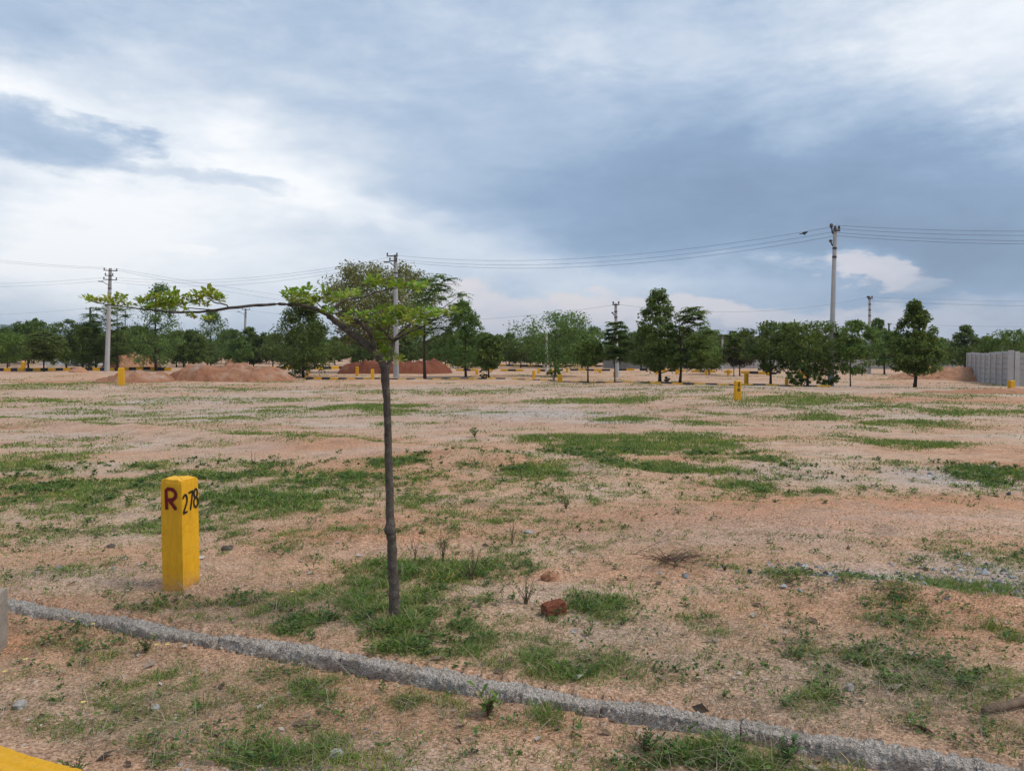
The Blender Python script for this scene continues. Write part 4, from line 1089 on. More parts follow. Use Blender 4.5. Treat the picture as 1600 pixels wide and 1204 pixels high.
mound('dirt_mound', 'long low mound of pale reddish dirt behind the small left marker post', 240, 456, 595, 570, 2.6, 'mound_pale', 3, 1.5, peaks=[(-1, 0.55), (-0.6, 0.8), (-0.2, 1.0), (0.15, 0.95), (0.4, 0.7), (0.6, 0.75), (1, 0.45)])
mound('dirt_mound', 'low spread of pale dirt around the small left marker post', 130, 250, 598, 577, 2.4, 'mound_pale', 5, 1.1, peaks=[(-1, 0.5), (0, 0.8), (0.5, 1.0), (1, 0.9)])
mound('earth_heap', 'flat-topped heap of dark red earth behind the young tree trunk', 520, 706, 586, 565, 2.6, 'mound_red', 7, 2.0, Y=66, cat='heap')
mound('dirt_mound', 'distant pinkish dirt mound right of the double crossarm pole', 150, 236, 576, 552, 3.5, 'mound_orange', 9, 1.2, Y=98)
mound('dust_pile', 'low grey pile of crusher dust behind the striped kerb at left', 52, 152, 566, 558, 3.0, 'mound_grey', 11, 1.2, Y=118, cat='pile')
mound('dirt_mound', 'orange dirt bank against the left end of the concrete wall', 1425, 1560, 598, 571, 4.0, 'mound_orange', 13, 1.1, Y=52, peaks=[(-1, 0.35), (-0.3, 0.6), (0.2, 1.0), (1, 0.9)])
mound('dirt_mound', 'low orange dirt mound in front of the concrete wall corner', 1470, 1720, 624, 603, 2.6, 'mound_orange', 15, 1.0, Y=31, peaks=[(-1, 0.5), (-0.2, 0.8), (0.3, 1.0), (1, 0.9)])
mound('dirt_mound', 'small reddish dirt lump lying against the striped left kerb', 104, 134, 583, 575, 0.8, 'mound_orange', 17, 1.2)
mound('dirt_mound', 'small pale hummock far behind the conical tree', 348, 372, 570, 559, 1.5, 'mound_pale', 19, 1.2, Y=110)


# ------------------------------------------------------------------ striped kerbs in the distance
def striped(name_label, pts, L, h, mat_seq=('yellow', 'black'), z_end=None, w=0.16, skip=None):
    P = [np.array(p[:2]) for p in pts]
    t = thing('striped_kerb', name_label, 'kerb', (P[0][0], P[0][1], 0))
    meshes = {}
    for mname in mat_seq:
        b_ = MB(); V_, F_ = [], []
        e = 0.02
        prof = [(-w / 2, 0), (-w / 2, h - e), (-w / 2 + e, h), (w / 2 - e, h), (w / 2, h - e), (w / 2, 0)]
        for x in (-L / 2 + 0.006, L / 2 - 0.006): V_ += [(x, y, z - 0.25 if z == 0 else z) for y, z in prof]
        F_ = [(i, i + 6, i + 7, i + 1) for i in range(5)] + [tuple(range(6)), tuple(range(6, 12))[::-1]]
        b_.add(V_, F_); me = b_.mesh('kerb_block'); me.materials.append(M[mname]); meshes[mname] = me
    k = 0; total = sum(np.linalg.norm(b_ - a_) for a_, b_ in zip(P[:-1], P[1:])); acc = 0
    rr_ = random.Random(len(name_label))
    for a_, c_ in zip(P[:-1], P[1:]):
        d = c_ - a_; Ls = np.linalg.norm(d); d = d / Ls; n_ = int(Ls / L)
        for i in range(n_):
            p = a_ + d * (i + 0.5) * L; f = (acc + i * L) / total
            if skip is None or not skip(f):
                o = bpy.data.objects.new('kerb_block', meshes[mat_seq[k % len(mat_seq)]]); COL.objects.link(o); o.parent = t
                sink = (z_end or 0) * float(sstep(0.22, 0.62, f))
                o.location = (p[0] - P[0][0], p[1] - P[0][1], h1(p[0], p[1]) - sink + rr_.uniform(-0.015, 0.015))
                o.rotation_euler = (0, 0, math.atan2(d[1], d[0]) + rr_.uniform(-0.015, 0.015))
            k += 1
        acc += Ls
    return t


striped('yellow and black striped kerb running along the left behind the pale dirt', [G(-120, 579.5), G(40, 579.5), G(275, 578.5)], 0.72, 0.33)
striped('yellow and black striped kerb at the foot of the tall central pole', [G(484, 579), G(478, 591.5), G(800, 594), G(1000, 600), G(1300, 606)], 0.63, 0.33, z_end=0.27)
striped('striped kerb crossing behind the two short posts right of the centre', [G(690, 578.5), G(1000, 580), G(1260, 584)], 0.85, 0.21, skip=lambda f: (math.sin(f * 57) + math.sin(f * 131)) > 0.75)
striped('striped kerb behind the big dense tree at left of centre', [G(418, 577), G(545, 576)], 0.95, 0.34)
striped('distant striped kerb in the shade of the plantation, right half', [G(690, 572.5), G(1200, 573.5)], 1.1, 0.26, skip=lambda f: (math.sin(f * 47) + math.sin(f * 101)) > 0.9)
striped('distant striped kerb under the far trees at the left edge', [np.array([-125, 172]), np.array([-58, 172])], 1.5, 0.42)


# ------------------------------------------------------------------ small marker posts in the distance
def small_post(px, base, top, label, group=None, tilt=0.0, w=None, text=False):
    g = G(px, base); Yd = g[1]; z = h1(g[0], Yd)
    Hh = CAMH + (HOR - top) / F * Yd - z; s_ = w / F * Yd if w else 0.2
    t = thing('marker_post', label, 'marker post', (g[0], Yd, z), R.uniform(-0.3, 0.3), group)
    t.rotation_euler[1] = tilt
    b_ = MB(); e = s_ * 0.12
    V_ = []
    for zz, q in ((-0.1, 1.0), (Hh - e, 1.0), (Hh, 0.8)):
        for sx, sy in ((-1, -1), (1, -1), (1, 1), (-1, 1)): V_.append((sx * s_ / 2 * q, sy * s_ / 2 * q, zz))
    F_ = [(3, 2, 1, 0), (8, 9, 10, 11)]
    for k in (0, 4):
        for j in range(4): F_.append((k + j, k + (j + 1) % 4, k + 4 + (j + 1) % 4, k + 4 + j))
    b_.add(V_, F_); b_.obj('post_body', M['yellow'], t)
    if text:
        b_ = MB(); y0 = -s_ / 2 - 0.004
        for ch, zz in (('2', 0.80), ('7', 0.64), ('8', 0.48)):
            stroke_digit(b_, ch, -s_ * 0.22, Hh * zz, s_ * 0.45, Hh * 0.12, 0.022, y0)
        o = b_.obj('painted_number', M['blackpaint'], t)
        t.rotation_euler[2] = 0.15


small_post(190, 602, 574.5, 'slim yellow marker post standing before the pale dirt mound at left', w=8)
small_post(1152, 628, 594.5, 'yellow marker post with black digits in the field right of centre', w=8.5, text=True)
small_post(1166, 601, 583, 'plain yellow marker post just behind the one with black digits', w=5)
small_post(834, 593, 578.5, 'slim yellow post left of the sprawling dark shrub', w=4)
small_post(875, 598, 585, 'stubby wide yellow post right of the sprawling dark shrub', w=6.5)
small_post(842, 584, 575, 'tiny yellow post behind the striped kerb left of the spreading tree', w=3.5)
small_post(582, 592.5, 576.5, 'yellow post at the kerb just left of the young trunk', w=5)
small_post(558, 586.5, 572.5, 'yellow post in front of the dark red earth heap', w=4)
small_post(745, 586, 577, 'small yellow post between the see-through conical tree and the small round tree', w=4)
small_post(1229, 604, 591.5, 'yellow post left of the palm-like shrub', w=5)
small_post(1580, 608, 594, 'yellow post in front of the concrete wall corner', w=7)
small_post(960, 589, 580, 'small yellow post at the foot of the middle pole', w=4)
small_post(35, 579, 565, 'leaning yellow post on the striped kerb at the left', tilt=0.18, w=5)
small_post(220, 575, 568, 'short orange-yellow post behind the left kerb under the tall dark tree', w=4.5)
for k_, (px_, b_, t_) in enumerate(((886, 581, 574), (1026, 584, 578), (1058, 584, 578.5), (1103, 585, 579), (1138, 585, 577.5), (937, 582, 576), (1036, 581, 574), (1200, 586, 580), (1257, 588, 581))):
    small_post(px_, b_, t_, 'tiny yellow post among the striped kerbs, at the %s' % ('foot of the spreading tree|left of the tall pointed tree|right of the tall pointed tree|right side of the feathery tree|foot of the umbrella-topped tree|left of the middle pole|back of the tall pointed tree|left of the bushy dark tree|foot of the leaning pole'.split('|')[k_]), 'tiny yellow posts far behind', w=4)

# cream slab behind the left kerb
g = G(57, 576)
b = MB(); b.box((0, 0, 0.28), (1.05, 0.22, 0.66), 0.0, 0.92, 0.02); o = b.obj('concrete_slab', M['slab'])
o.location = (g[0], g[1] + 3.0, h1(g[0], g[1] + 3) + 0.0); o.rotation_euler = (0, 0, 0.25)
tag(o, 'cream plastered slab standing behind the striped kerb at the far left', 'slab')


# ------------------------------------------------------------------ precast concrete wall
def precast(label, A, B, Hh, bay, rows, seed, name='concrete_wall'):
    A = np.array(A[:2]); B = np.array(B[:2]); d = B - A; L = np.linalg.norm(d); d /= L
    n_ = max(1, int(round(L / bay))); bay = L / n_; rz = math.atan2(d[1], d[0])
    t = thing(name, label, 'wall', (A[0], A[1], 0), rz); rr_ = random.Random(seed)
    b_ = MB(); b_.box((0, 0, Hh / 2 - 0.15), (0.24, 0.26, Hh + 0.42), 0, 1.0); pm = b_.mesh('post'); pm.materials.append(M['palewall'])
    ph = Hh / rows; b_ = MB()
    e = 0.02; lx = bay - 0.24; ht = 0.05
    V_ = []
    for y, z_, xx in ((-ht, 0.008, lx / 2), (-ht - 0.02, 0.03, lx / 2 - 0.03), (-ht - 0.02, ph - 0.03, lx / 2 - 0.03), (-ht, ph - 0.008, lx / 2), (ht, ph - 0.008, lx / 2), (ht, 0.008, lx / 2)):
        V_ += [(-xx, y, z_), (xx, y, z_)]
    F_ = [(2 * i, 2 * i + 1, 2 * ((i + 1) % 6) + 1, 2 * ((i + 1) % 6)) for i in range(6)] + [tuple(2 * i for i in range(6))[::-1], tuple(2 * i + 1 for i in range(6))]
    b_.add(V_, F_); am = b_.mesh('panel'); am.materials.append(M['wall'])
    for i in range(n_ + 1):
        p = A + d * bay * i; z = h1(p[0], p[1])
        o = bpy.data.objects.new('post', pm); COL.objects.link(o); o.parent = t; o.location = (bay * i, 0, z + rr_.uniform(-.02, .03))
        if i < n_:
            for k in range(rows):
                o = bpy.data.objects.new('panel', am); COL.objects.link(o); o.parent = t
                o.location = (bay * (i + 0.5), rr_.uniform(-.008, .008), z + k * ph - 0.02 + rr_.uniform(-.004, .004))
    return t


M['palewall'] = mottled('precast_post', (0.46, 0.44, 0.42), (0.58, 0.56, 0.53), 1.5, 0.9, 0.2, 20, 0.01)
WC = np.array([(1579 - CX) / F * 40.5, 40.5]); WL = np.array([(1513 - CX) / F * 55, 55.0])
precast('grey precast concrete panel wall at the right with pale posts', WL, WC, 1.84, 1.9, 6, 3)
precast('darker return of the concrete wall cut off by the right edge', WC + np.array([0.35, 0.1]), WC + np.array([12, -1.2]), 1.80, 2.0, 6, 5)
precast('low grey compound wall far behind the central pair of trees', np.array([12.0, 99]), np.array([36.0, 96]), 1.05, 2.4, 3, 7)
precast('low grey compound wall far behind the conical tree at right', np.array([40.0, 92]), np.array([70.0, 82]), 1.15, 2.4, 3, 9)


# ------------------------------------------------------------------ utility poles and wires
def pole(label, px_b, base, px_t, top, Y=None, w=0.24, arms=(), lamp=None, bands=(), mat='pole', side=None, stripe=None, face=0.0):
    g = G(px_b, base)
    if Y: g = at(px_b, base, Y)
    Yd = g[1]; z = h1(g[0], Yd); tp = at(px_t, top, Yd); Hh = tp[2] - z
    t = thing('utility_pole', label, 'utility pole', (g[0], Yd, z), 0.0)
    t.rotation_euler = (0, math.atan2(tp[0] - g[0], Hh), 0)
    L = math.hypot(tp[0] - g[0], Hh)
    b_ = MB(); V_ = []
    for zz, ww in ((-0.3, w), (L, w * 0.62)):
        for q in range(8):
            a = math.pi / 8 + q * math.pi / 4
            V_.append((ww * 0.54 * math.cos(a), ww * 0.54 * math.sin(a) * 0.8, zz))
    b_.add(V_, [(q, (q + 1) % 8, 8 + (q + 1) % 8, 8 + q) for q in range(8)] + [tuple(range(8))[::-1], tuple(range(8, 16))])
    sh = b_.obj('shaft', M[mat], t)
    if stripe:
        for (z0, z1, mt) in stripe:
            w0 = w * (1 - 0.38 * z0 / L); b_ = MB(); V_ = []
            for zz in (z0, z1):
                for q in range(8):
                    a = math.pi / 8 + q * math.pi / 4; V_.append((w0 * 0.56 * math.cos(a), w0 * 0.56 * math.sin(a) * 0.8, zz))
            b_.add(V_, [(q, (q + 1) % 8, 8 + (q + 1) % 8, 8 + q) for q in range(8)]); b_.obj('painted_band', M[mt], t)
    ends = []
    for (dz, half, off) in arms:           # distance below the top, half length, sideways offset
        zz = L - dz
        c, s_ = math.cos(face), math.sin(face)
        b_ = MB(); b_.box((off * c, off * s_ - w * 0.45 * c, zz), (2 * half, 0.08, 0.08), face); b_.obj('crossarm', M['steel'], t)
        for sx in (-1, 1):
            x_ = off + sx * (half - 0.06)
            b_ = MB(); b_.tube([(x_ * c, x_ * s_ - w * 0.45 * c, zz + q) for q in (0.03, 0.09, 0.10, 0.16, 0.17, 0.24)], [0.025, 0.025, 0.07, 0.06, 0.07, 0.045], 7)
            b_.obj('insulator', M['insul'], t)
            ends.append(np.array(t.location) + np.array([x_ * c + math.sin(t.rotation_euler[1]) * zz, x_ * s_ - w * 0.45, zz + 0.2]))
    for dz in bands:
        ww = w * (1 - 0.38 * (L - dz) / L)
        b_ = MB(); b_.tube([(0, 0, L - dz - 0.05), (0, 0, L - dz + 0.05)], ww * 0.60, 8); b_.obj('clamp_band', M['steel'], t)
    if lamp:
        (dz, dx, up) = lamp
        b_ = MB(); b_.tube([(0, -w * 0.4, L - dz), (dx * 0.6, -w * 0.4, L - dz + up * 0.6), (dx, -w * 0.4, L - dz + up)], 0.03, 6); lm = b_.obj('lamp_arm', M['steel'], t)
        b_ = MB(); b_.box((dx + math.copysign(0.22, dx), -w * 0.4, L - dz + up * 1.1), (0.5, 0.16, 0.09), 0, 0.8); b_.obj('lamp_head', M['steel'], lm)
    if side:
        for (dz, dx, ln) in side:              # insulator brackets standing off one side
            b_ = MB(); b_.tube([(0, 0, L - dz - 0.15), (dx * 0.7, 0, L - dz), (dx, 0, L - dz + ln)], [0.04, 0.04, 0.03], 6); br = b_.obj('bracket', M['steel'], t)
            b_ = MB(); b_.tube([(dx, 0, L - dz + ln * q) for q in (0.5, 0.7, 0.75, 0.95, 1.0, 1.2)], [0.04, 0.05, 0.10, 0.08, 0.10, 0.05], 7); b_.obj('insulator', M['insul'], br)
    return t


pole('tall concrete pole with a lamp arm rising behind the young tree', 619, 589, 618, 398, w=0.42, arms=[(0.12, 0.42, -0.22), (0.48, 0.30, -0.15)], lamp=(0.95, -0.42, 0.35), bands=(1.35, 1.75, 2.1), stripe=[(0.95, 1.75, 'fadedyellow')])
pole('tall leaning concrete pole with side insulators at the right', 1298, 604, 1305, 356, w=0.29, arms=[(0.16, 0.16, 0.04)], side=[(0.25, -0.20, 0.4), (0.85, -0.22, 0.2)], bands=(1.05, 1.5), mat='pole')
pole('concrete pole with double crossarms at the left', 167, 581, 172.5, 419, w=0.46, arms=[(0.25, 0.68, 0.12), (1.15, 0.68, 0.12), (0.75, 0.42, 0.0)], lamp=(1.7, -0.6, 0.3), bands=(2.0, 2.5), stripe=None)
pole('thin concrete pole half hidden by loose fan leaves in the middle', 964, 590, 962, 474, w=0.30, arms=[(0.1, 0.26, 0)], bands=(0.6, 1.0, 1.5), side=[(0.8, -0.25, 0.15)])
pole('far concrete pole between the conical tree and the big dense tree', 381, 572, 384, 482, w=0.46, arms=[(0.15, 0.60, 0.1)], lamp=(1.0, -0.8, 0.4), bands=(0.7, 1.2))
pole('far dark pole behind the bushy tree at right', 1358, 584, 1359, 463, w=0.30, arms=[(0.2, 0.2, 0)], side=[(0.2, -0.2, 0.2)], bands=(0.7, 1.2, 1.7), stripe=[(0.0, 0.5, 'palepole')])
pole('distant pole behind the trees left of the double crossarm pole', 141, 573, 141, 480, Y=118, w=0.42, arms=[(0.3, 0.6, 0), (1.2, 0.5, 0)], mat='steel')
pole('distant short pole right of the bright green low tree', 1128, 579, 1129, 526, w=0.26, arms=[(0.15, 0.2, 0)])
pole('distant pole left of the tall conical tree at right', 1388, 574, 1389, 505, Y=110, w=0.34, arms=[(0.2, 0.25, 0)], mat='steel')
pole('distant pole between the conical tree and the rounded tree at right', 1482, 572, 1482, 528, Y=125, w=0.30, mat='pole')
pole('pale whitewashed pole standing inside the spreading tree', 854, 580, 854, 520, w=0.36, mat='palepole')
pole('faint thin pole beyond the tall dark tree at left', 195, 570, 196, 487, Y=160, w=0.22, mat='steel')
pole('white pole stub under the trees right of the central pair', 1090, 578, 1090, 560, w=0.34, mat='palepole')


def wire(label, a, c, sag, r=0.0075, group=None):
    a = np.array(a); c = np.array(c); P = []
    for i in range(25):
        t = i / 24; p = a + (c - a) * t; p[2] -= sag * 4 * t * (1 - t); P.append(p)
    b_ = MB(); b_.tube(P, r, 4); o = b_.obj('power_line', M['wire']); tag(o, label, 'wire', group)
    return o


YM, YR, YL = G(619, 589)[1], G(1298, 604)[1], G(167, 581)[1]
YF, YFR = G(964, 590)[1], G(1358, 584)[1]
grp = 'power lines strung between the poles'
for k, (pl, pr, sg) in enumerate(((399, 354, .95), (404, 362, 1.0), (407, 369, 1.05))):
    wire(['top', 'middle', 'lowest'][k] + ' power line from the tall central pole to the leaning pole', at(612 + 8 * (k == 0), pl, YM), at(1303, pr, YR), sg, group=grp)
for k, (pl, pr, sg) in enumerate(((433, 401, .9), (437, 405, .9), (441, 409, 1.0))):
    wire(['top', 'middle', 'lowest'][k] + ' power line from the double crossarm pole to the tall central pole', at(178, pl, YL), at(613, pr, YM), sg, group=grp)
for k, (pl, pr, sg) in enumerate(((352, 354, .25), (357, 359, .3), (363, 370, .3), (368, 375, .3))):
    wire(['top', 'second', 'third', 'lowest'][k] + ' power line running from the leaning pole out of the right edge', at(1304, pl, YR), at(1900, pr, YR - 6), sg, group=grp)
for k, (pl, pr) in enumerate(((418, 384), (420, 388), (433, 441), (438, 446))):
    wire(['top', 'second', 'third', 'lowest'][k] + ' power line running from the double crossarm pole out of the left edge', at(-160, pr, YL - 6), at(167, pl, YL), 0.35, group=grp)
wire('upper power line dropping from the double crossarm pole behind the young tree', at(178, 419, YL), at(640, 482, 150), 0.6, 0.010, group=grp)
wire('lower power line dropping from the double crossarm pole behind the young tree', at(176, 421, YL), at(640, 488, 150), 0.9, 0.010, group=grp)
wire('thin power line from the middle pole leftwards behind the conical tree', at(962, 476, YF), at(560, 498, YF + 20), 0.6, 0.007, group=grp)
wire('thin power line from the middle pole to the far dark pole', at(962, 475, YF), at(1358, 464, YFR), 0.9, 0.007, group=grp)
wire('thin power line from the far dark pole out of the right edge', at(1358, 464, YFR), at(1800, 470, YFR), 0.2, 0.007, group=grp)
wire('lower thin power line right of the far dark pole', at(1358, 470, YFR), at(1800, 478, YFR), 0.2, 0.010, group=grp)
wire('faint low power line behind the right-hand trees', at(1129, 527, 85), at(1389, 506, 110), 0.7, 0.011, group=grp)
wire('faint low power line out of the right edge beyond the conical tree', at(1389, 506, 110), at(1800, 508, 110), 0.3, 0.011, group=grp)
wire('faint low power line from the far left pole out of the left edge', at(141, 481, 118), at(-160, 492, 118), 0.5, 0.010, group=grp)
wire('faint low power line between the far poles at left', at(141, 482, 118), at(384, 484, 119), 0.6, 0.010, group=grp)
wire('faint power line from the far pole behind the big dense tree', at(384, 484, 119), at(700, 500, 130), 0.8, 0.010, group=grp)


# faint lattice towers far behind
def pylon(label, px, top, Y):
    g = at(px, HOR + 2, Y); Hh = CAMH + (HOR - top) / F * Y
    t = thing('lattice_tower', label, 'pylon', (g[0], Y, h1(g[0], Y)))
    b_ = MB(); w0 = Hh * 0.09; n_ = 7
    lv = [(w0 * (1 - 0.85 * k / n_), Hh * k / n_) for k in range(n_ + 1)]
    for sx, sy in ((-1, -1), (1, -1), (1, 1), (-1, 1)): b_.tube([(sx * w, sy * w, z) for w, z in lv], 0.22, 4)
    for (w, z), (w2, z2) in zip(lv[:-1], lv[1:]):
        b_.tube([(-w, -w, z), (w2, -w2, z2)], 0.13, 3); b_.tube([(w, -w, z), (-w2, -w2, z2)], 0.13, 3)
    b_.obj('mast', M['steel'], t)
    for q, l_ in ((0.72, 0.16), (0.84, 0.13), (0.95, 0.10)):
        b_ = MB(); b_.tube([(-l_ * Hh, 0, Hh * q), (l_ * Hh, 0, Hh * q)], 0.2, 4); b_.obj('crossarm', M['steel'], t)


pylon('faint far lattice tower right of the see-through conical tree', 795, 512, 1000)
pylon('smaller faint lattice tower just left of the spreading tree', 819, 524, 1300)
pylon('faint lattice tower beyond the slim umbrella-topped tree', 1161, 511, 1300)
pylon('tiny faint lattice tower on the left hill', 68, 500, 2200)
pylon('faint lattice tower in the gap right of the conical tree at left', 362, 512, 1500)

# bird on the wire
bp = at(1257, 368, (YM + (YR - YM) * 0.93))
t = thing('bird', 'small black bird perched on the power line left of the leaning pole', 'bird', bp)
b = MB(); b.tube([(-0.13, 0, 0.10), (-0.10, 0, 0.115), (-0.04, 0, 0.12), (0.04, 0, 0.135), (0.09, 0, 0.165), (0.13, 0, 0.19), (0.165, 0, 0.185)], [0.01, 0.045, 0.065, 0.06, 0.042, 0.042, 0.012], 8)
b.obj('body', M['bird'], t, True)
b = MB(); b.tube([(-0.10, 0, 0.115), (-0.20, 0, 0.09), (-0.27, 0, 0.075)], [0.03, 0.025, 0.02], 4); b.obj('tail', M['bird'], t)
b = MB(); b.tube([(0.155, 0, 0.186), (0.205, 0, 0.178)], [0.014, 0.002], 5); b.obj('beak', M['bird'], t)
b = MB()
for y in (-0.02, 0.02): b.tube([(0.0, y, 0.08), (0.01, y, 0.0)], 0.007, 4)
b.obj('legs', M['bird'], t)

# ------------------------------------------------------------------ grass, weeds, straw and grit
HALF = math.radians(40)


def sample(n, r0, r1, power, rng):
    """points spread over the view fan, denser close by"""
    u = rng.random(n)
    r = r0 * (r1 / r0) ** u if power == 0 else (r0 ** power + u * (r1 ** power - r0 ** power)) ** (1 / power)
    a = rng.uniform(-HALF, HALF, n)
    return r * np.sin(a), r * np.cos(a), r


def blades(X, Y, Z, hgt, wid, lean, rng, seg=3):
    n = len(X); a = rng.uniform(0, 6.283, n); tw = rng.uniform(0, 6.283, n)
    dx, dy = np.cos(a) * lean, np.sin(a) * lean
    wx, wy = np.cos(tw) * wid * 0.5, np.sin(tw) * wid * 0.5
    ts = [0, 0.38, 0.72, 1.0] if seg == 3 else [0, 1.0]
    V = []
    for t in ts:
        bx = X + dx * t * t; by = Y + dy * t * t; bz = Z - 0.006 + hgt * (t - 0.32 * t * t * np.minimum(1.4, lean / hgt))
        f = 1.0 - 0.35 * t
        if t < 1.0: V.append(np.stack([bx - wx * f, by - wy * f, bz], 1)); V.append(np.stack([bx + wx * f, by + wy * f, bz], 1))
        else: V.append(np.stack([bx, by, bz], 1))
    k = len(V); V = np.stack(V, 1).reshape(-1, 3); o = np.arange(n)[:, None] * k
    T_ = [[0, 1, 2], [1, 3, 2], [2, 3, 4], [3, 5, 4], [4, 5, 6]] if seg == 3 else [[0, 1, 2]]
    return V, np.vstack([o + np.array([t]) for t in T_])


rng = np.random.default_rng(77)
VV, TT, off = [], [], 0
# near tufts
X, Y, Rr = sample(135000, 2.2, 11.0, 0.8, rng); d = grass_d(X, Y)
keep = rng.random(len(X)) < (d * 0.80 + 0.055 * (1 - np.clip(1.3 * field(BARE, X, Y), 0, 0.95)) * (kside(X, Y) > ROADOFF + .3) * (np.abs(kside(X, Y)) > .12)); X, Y, d, Rr = X[keep], Y[keep], d[keep], Rr[keep]
nb = 10; n = len(X)
sz = rng.uniform(0.45, 1.25, n) * (0.55 + 0.6 * d) * np.where(vnoise(X * 1.4, Y * 1.4, 61) > 0.55, 1.25, 0.8) * np.where(rng.random(n) < 0.05, 1.9, 1.0)
bx = np.repeat(X, nb) + rng.normal(0, 0.022, n * nb) * np.repeat(0.6 + 0.12 * Rr, nb); by = np.repeat(Y, nb) + rng.normal(0, 0.022, n * nb) * np.repeat(0.6 + 0.12 * Rr, nb)
hh = np.repeat(sz, nb) * rng.uniform(0.018, 0.066, n * nb)
V, T_ = blades(bx, by, H(bx, by), hh, np.repeat(np.maximum(0.0035, 0.0009 * Rr), nb) * rng.uniform(0.7, 1.5, n * nb), hh * rng.uniform(0.25, 1.5, n * nb), rng)
VV.append(V); TT.append(T_ + off); off += len(V)
print('near tufts', n)
# mid and far grass
for (cnt, r0, r1, nb, hs) in ((120000, 10.5, 26, 5, 1.0), (120000, 25, 75, 4, 1.25)):
    X, Y, Rr = sample(cnt, r0, r1, 0, rng); d = grass_d(X, Y)
    keep = rng.random(len(X)) < d * 1.0; X, Y, d, Rr = X[keep], Y[keep], d[keep], Rr[keep]; n = len(X)
    bx = np.repeat(X, nb) + rng.normal(0, 0.0045, n * nb) * np.repeat(Rr, nb); by = np.repeat(Y, nb) + rng.normal(0, 0.008, n * nb) * np.repeat(Rr, nb)
    hh = rng.uniform(0.03, 0.095, n * nb) * hs * np.repeat(0.5 + 0.6 * d, nb)
    V, T_ = blades(bx, by, H(bx, by), hh, np.repeat(0.0013 * Rr, nb) * rng.uniform(0.7, 1.6, n * nb), hh * rng.uniform(0.2, 1.0, n * nb), rng, 1)
    VV.append(V); TT.append(T_ + off); off += len(V); print('tufts', n)
tag(link('grass', mesh_np('grass', np.vstack(VV), np.vstack(TT)), M['grass']), 'short patchy green grass over the sandy field', 'grass', kind='stuff')

# low broad-leaved weeds in rosettes
X, Y, Rr = sample(38000, 2.2, 13.0, 0.8, rng); d = grass_d(X, Y)
keep = rng.random(len(X)) < (d * sstep(0.42, 0.6, fbm(X * 1.6, Y * 1.6, 66)) * 0.75 + 0.022 * (1 - np.clip(1.3 * field(BARE, X, Y), 0, 0.97)) * (kside(X, Y) > ROADOFF + .3) * (np.abs(kside(X, Y)) > .12)); X, Y, d, Rr = X[keep], Y[keep], d[keep], Rr[keep]; n = len(X)
nb = 15; N_ = n * nb
a = rng.uniform(0, 6.283, N_); e = rng.uniform(-0.1, 0.75, N_); sp_ = np.repeat(rng.uniform(0.012, 0.05, n), nb) * np.sqrt(rng.random(N_)) * 1.6
px_ = np.repeat(X, nb) + np.cos(a) * sp_; py_ = np.repeat(Y, nb) + np.sin(a) * sp_
P = np.stack([px_, py_, H(px_, py_) + rng.uniform(0.006, 0.055, N_) * np.repeat(rng.uniform(0.4, 1.2, n), nb)], 1)
a2 = a + rng.normal(0, 0.6, N_)
D = np.stack([np.cos(a2) * np.cos(e), np.sin(a2) * np.cos(e), np.sin(e)], 1)
Wd = unit(np.cross(unit(rng.normal(0, .35, (N_, 3)) + np.array([0, 0, 1.0])), D))
V, Q = leaf_quads(P, D, Wd, rng.uniform(0.014, 0.034, N_) * np.repeat(np.maximum(1, 0.15 * Rr), nb))
tag(link('weeds', mesh_np('weeds', V, Q), M['weed']), 'low dark broad-leaved weeds among the grass', 'weeds', kind='stuff'); print('weeds', n)

# straw: thin dry stalks
X, Y, Rr = sample(22000, 2.2, 8.0, 0.8, rng); d = field(DRY, X, Y) + 0.11
keep = (rng.random(len(X)) < d * 0.9) & (np.abs(kside(X, Y)) > .05) & (kside(X, Y) > ROADOFF + .22); X, Y = X[keep], Y[keep]; n = len(X); nb = 3
bx = np.repeat(X, nb) + rng.normal(0, .03, n * nb); by = np.repeat(Y, nb) + rng.normal(0, .03, n * nb); hh = rng.uniform(0.02, 0.13, n * nb)
V, T_ = blades(bx, by, H(bx, by), hh, rng.uniform(0.0018, 0.0035, n * nb), hh * rng.uniform(0.5, 3.2, n * nb), rng)
tag(link('dry_grass', mesh_np('dry_grass', V, T_), M['straw']), 'thin dry straw stalks scattered in the foreground', 'straw', kind='stuff'); print('straw', n)


def pebbles(X, Y, s, rng, flat=0.65):
    n = len(X)
    base = np.array([[1, 0, 0], [-1, 0, 0], [0, 1, 0], [0, -1, 0], [0, 0, 1], [0, 0, -0.6]], float)
    T0 = np.array([[0, 2, 4], [2, 1, 4], [1, 3, 4], [3, 0, 4], [2, 0, 5], [1, 2, 5], [3, 1, 5], [0, 3, 5]])
    V = base[None] * rng.uniform(0.55, 1.35, (n, 6, 1)) + rng.normal(0, 0.22, (n, 6, 3)); V[:, :, 2] *= flat
    a = rng.uniform(0, 6.283, n); c, q = np.cos(a), np.sin(a)
    x = V[:, :, 0] * c[:, None] - V[:, :, 1] * q[:, None]; y = V[:, :, 0] * q[:, None] + V[:, :, 1] * c[:, None]
    V = np.stack([x, y, V[:, :, 2]], 2) * s[:, None, None]
    V += np.stack([X, Y, H(X, Y) + s * 0.15], 1)[:, None]
    return V.reshape(-1, 3), (np.arange(n)[:, None, None] * 6 + T0[None]).reshape(-1, 3)


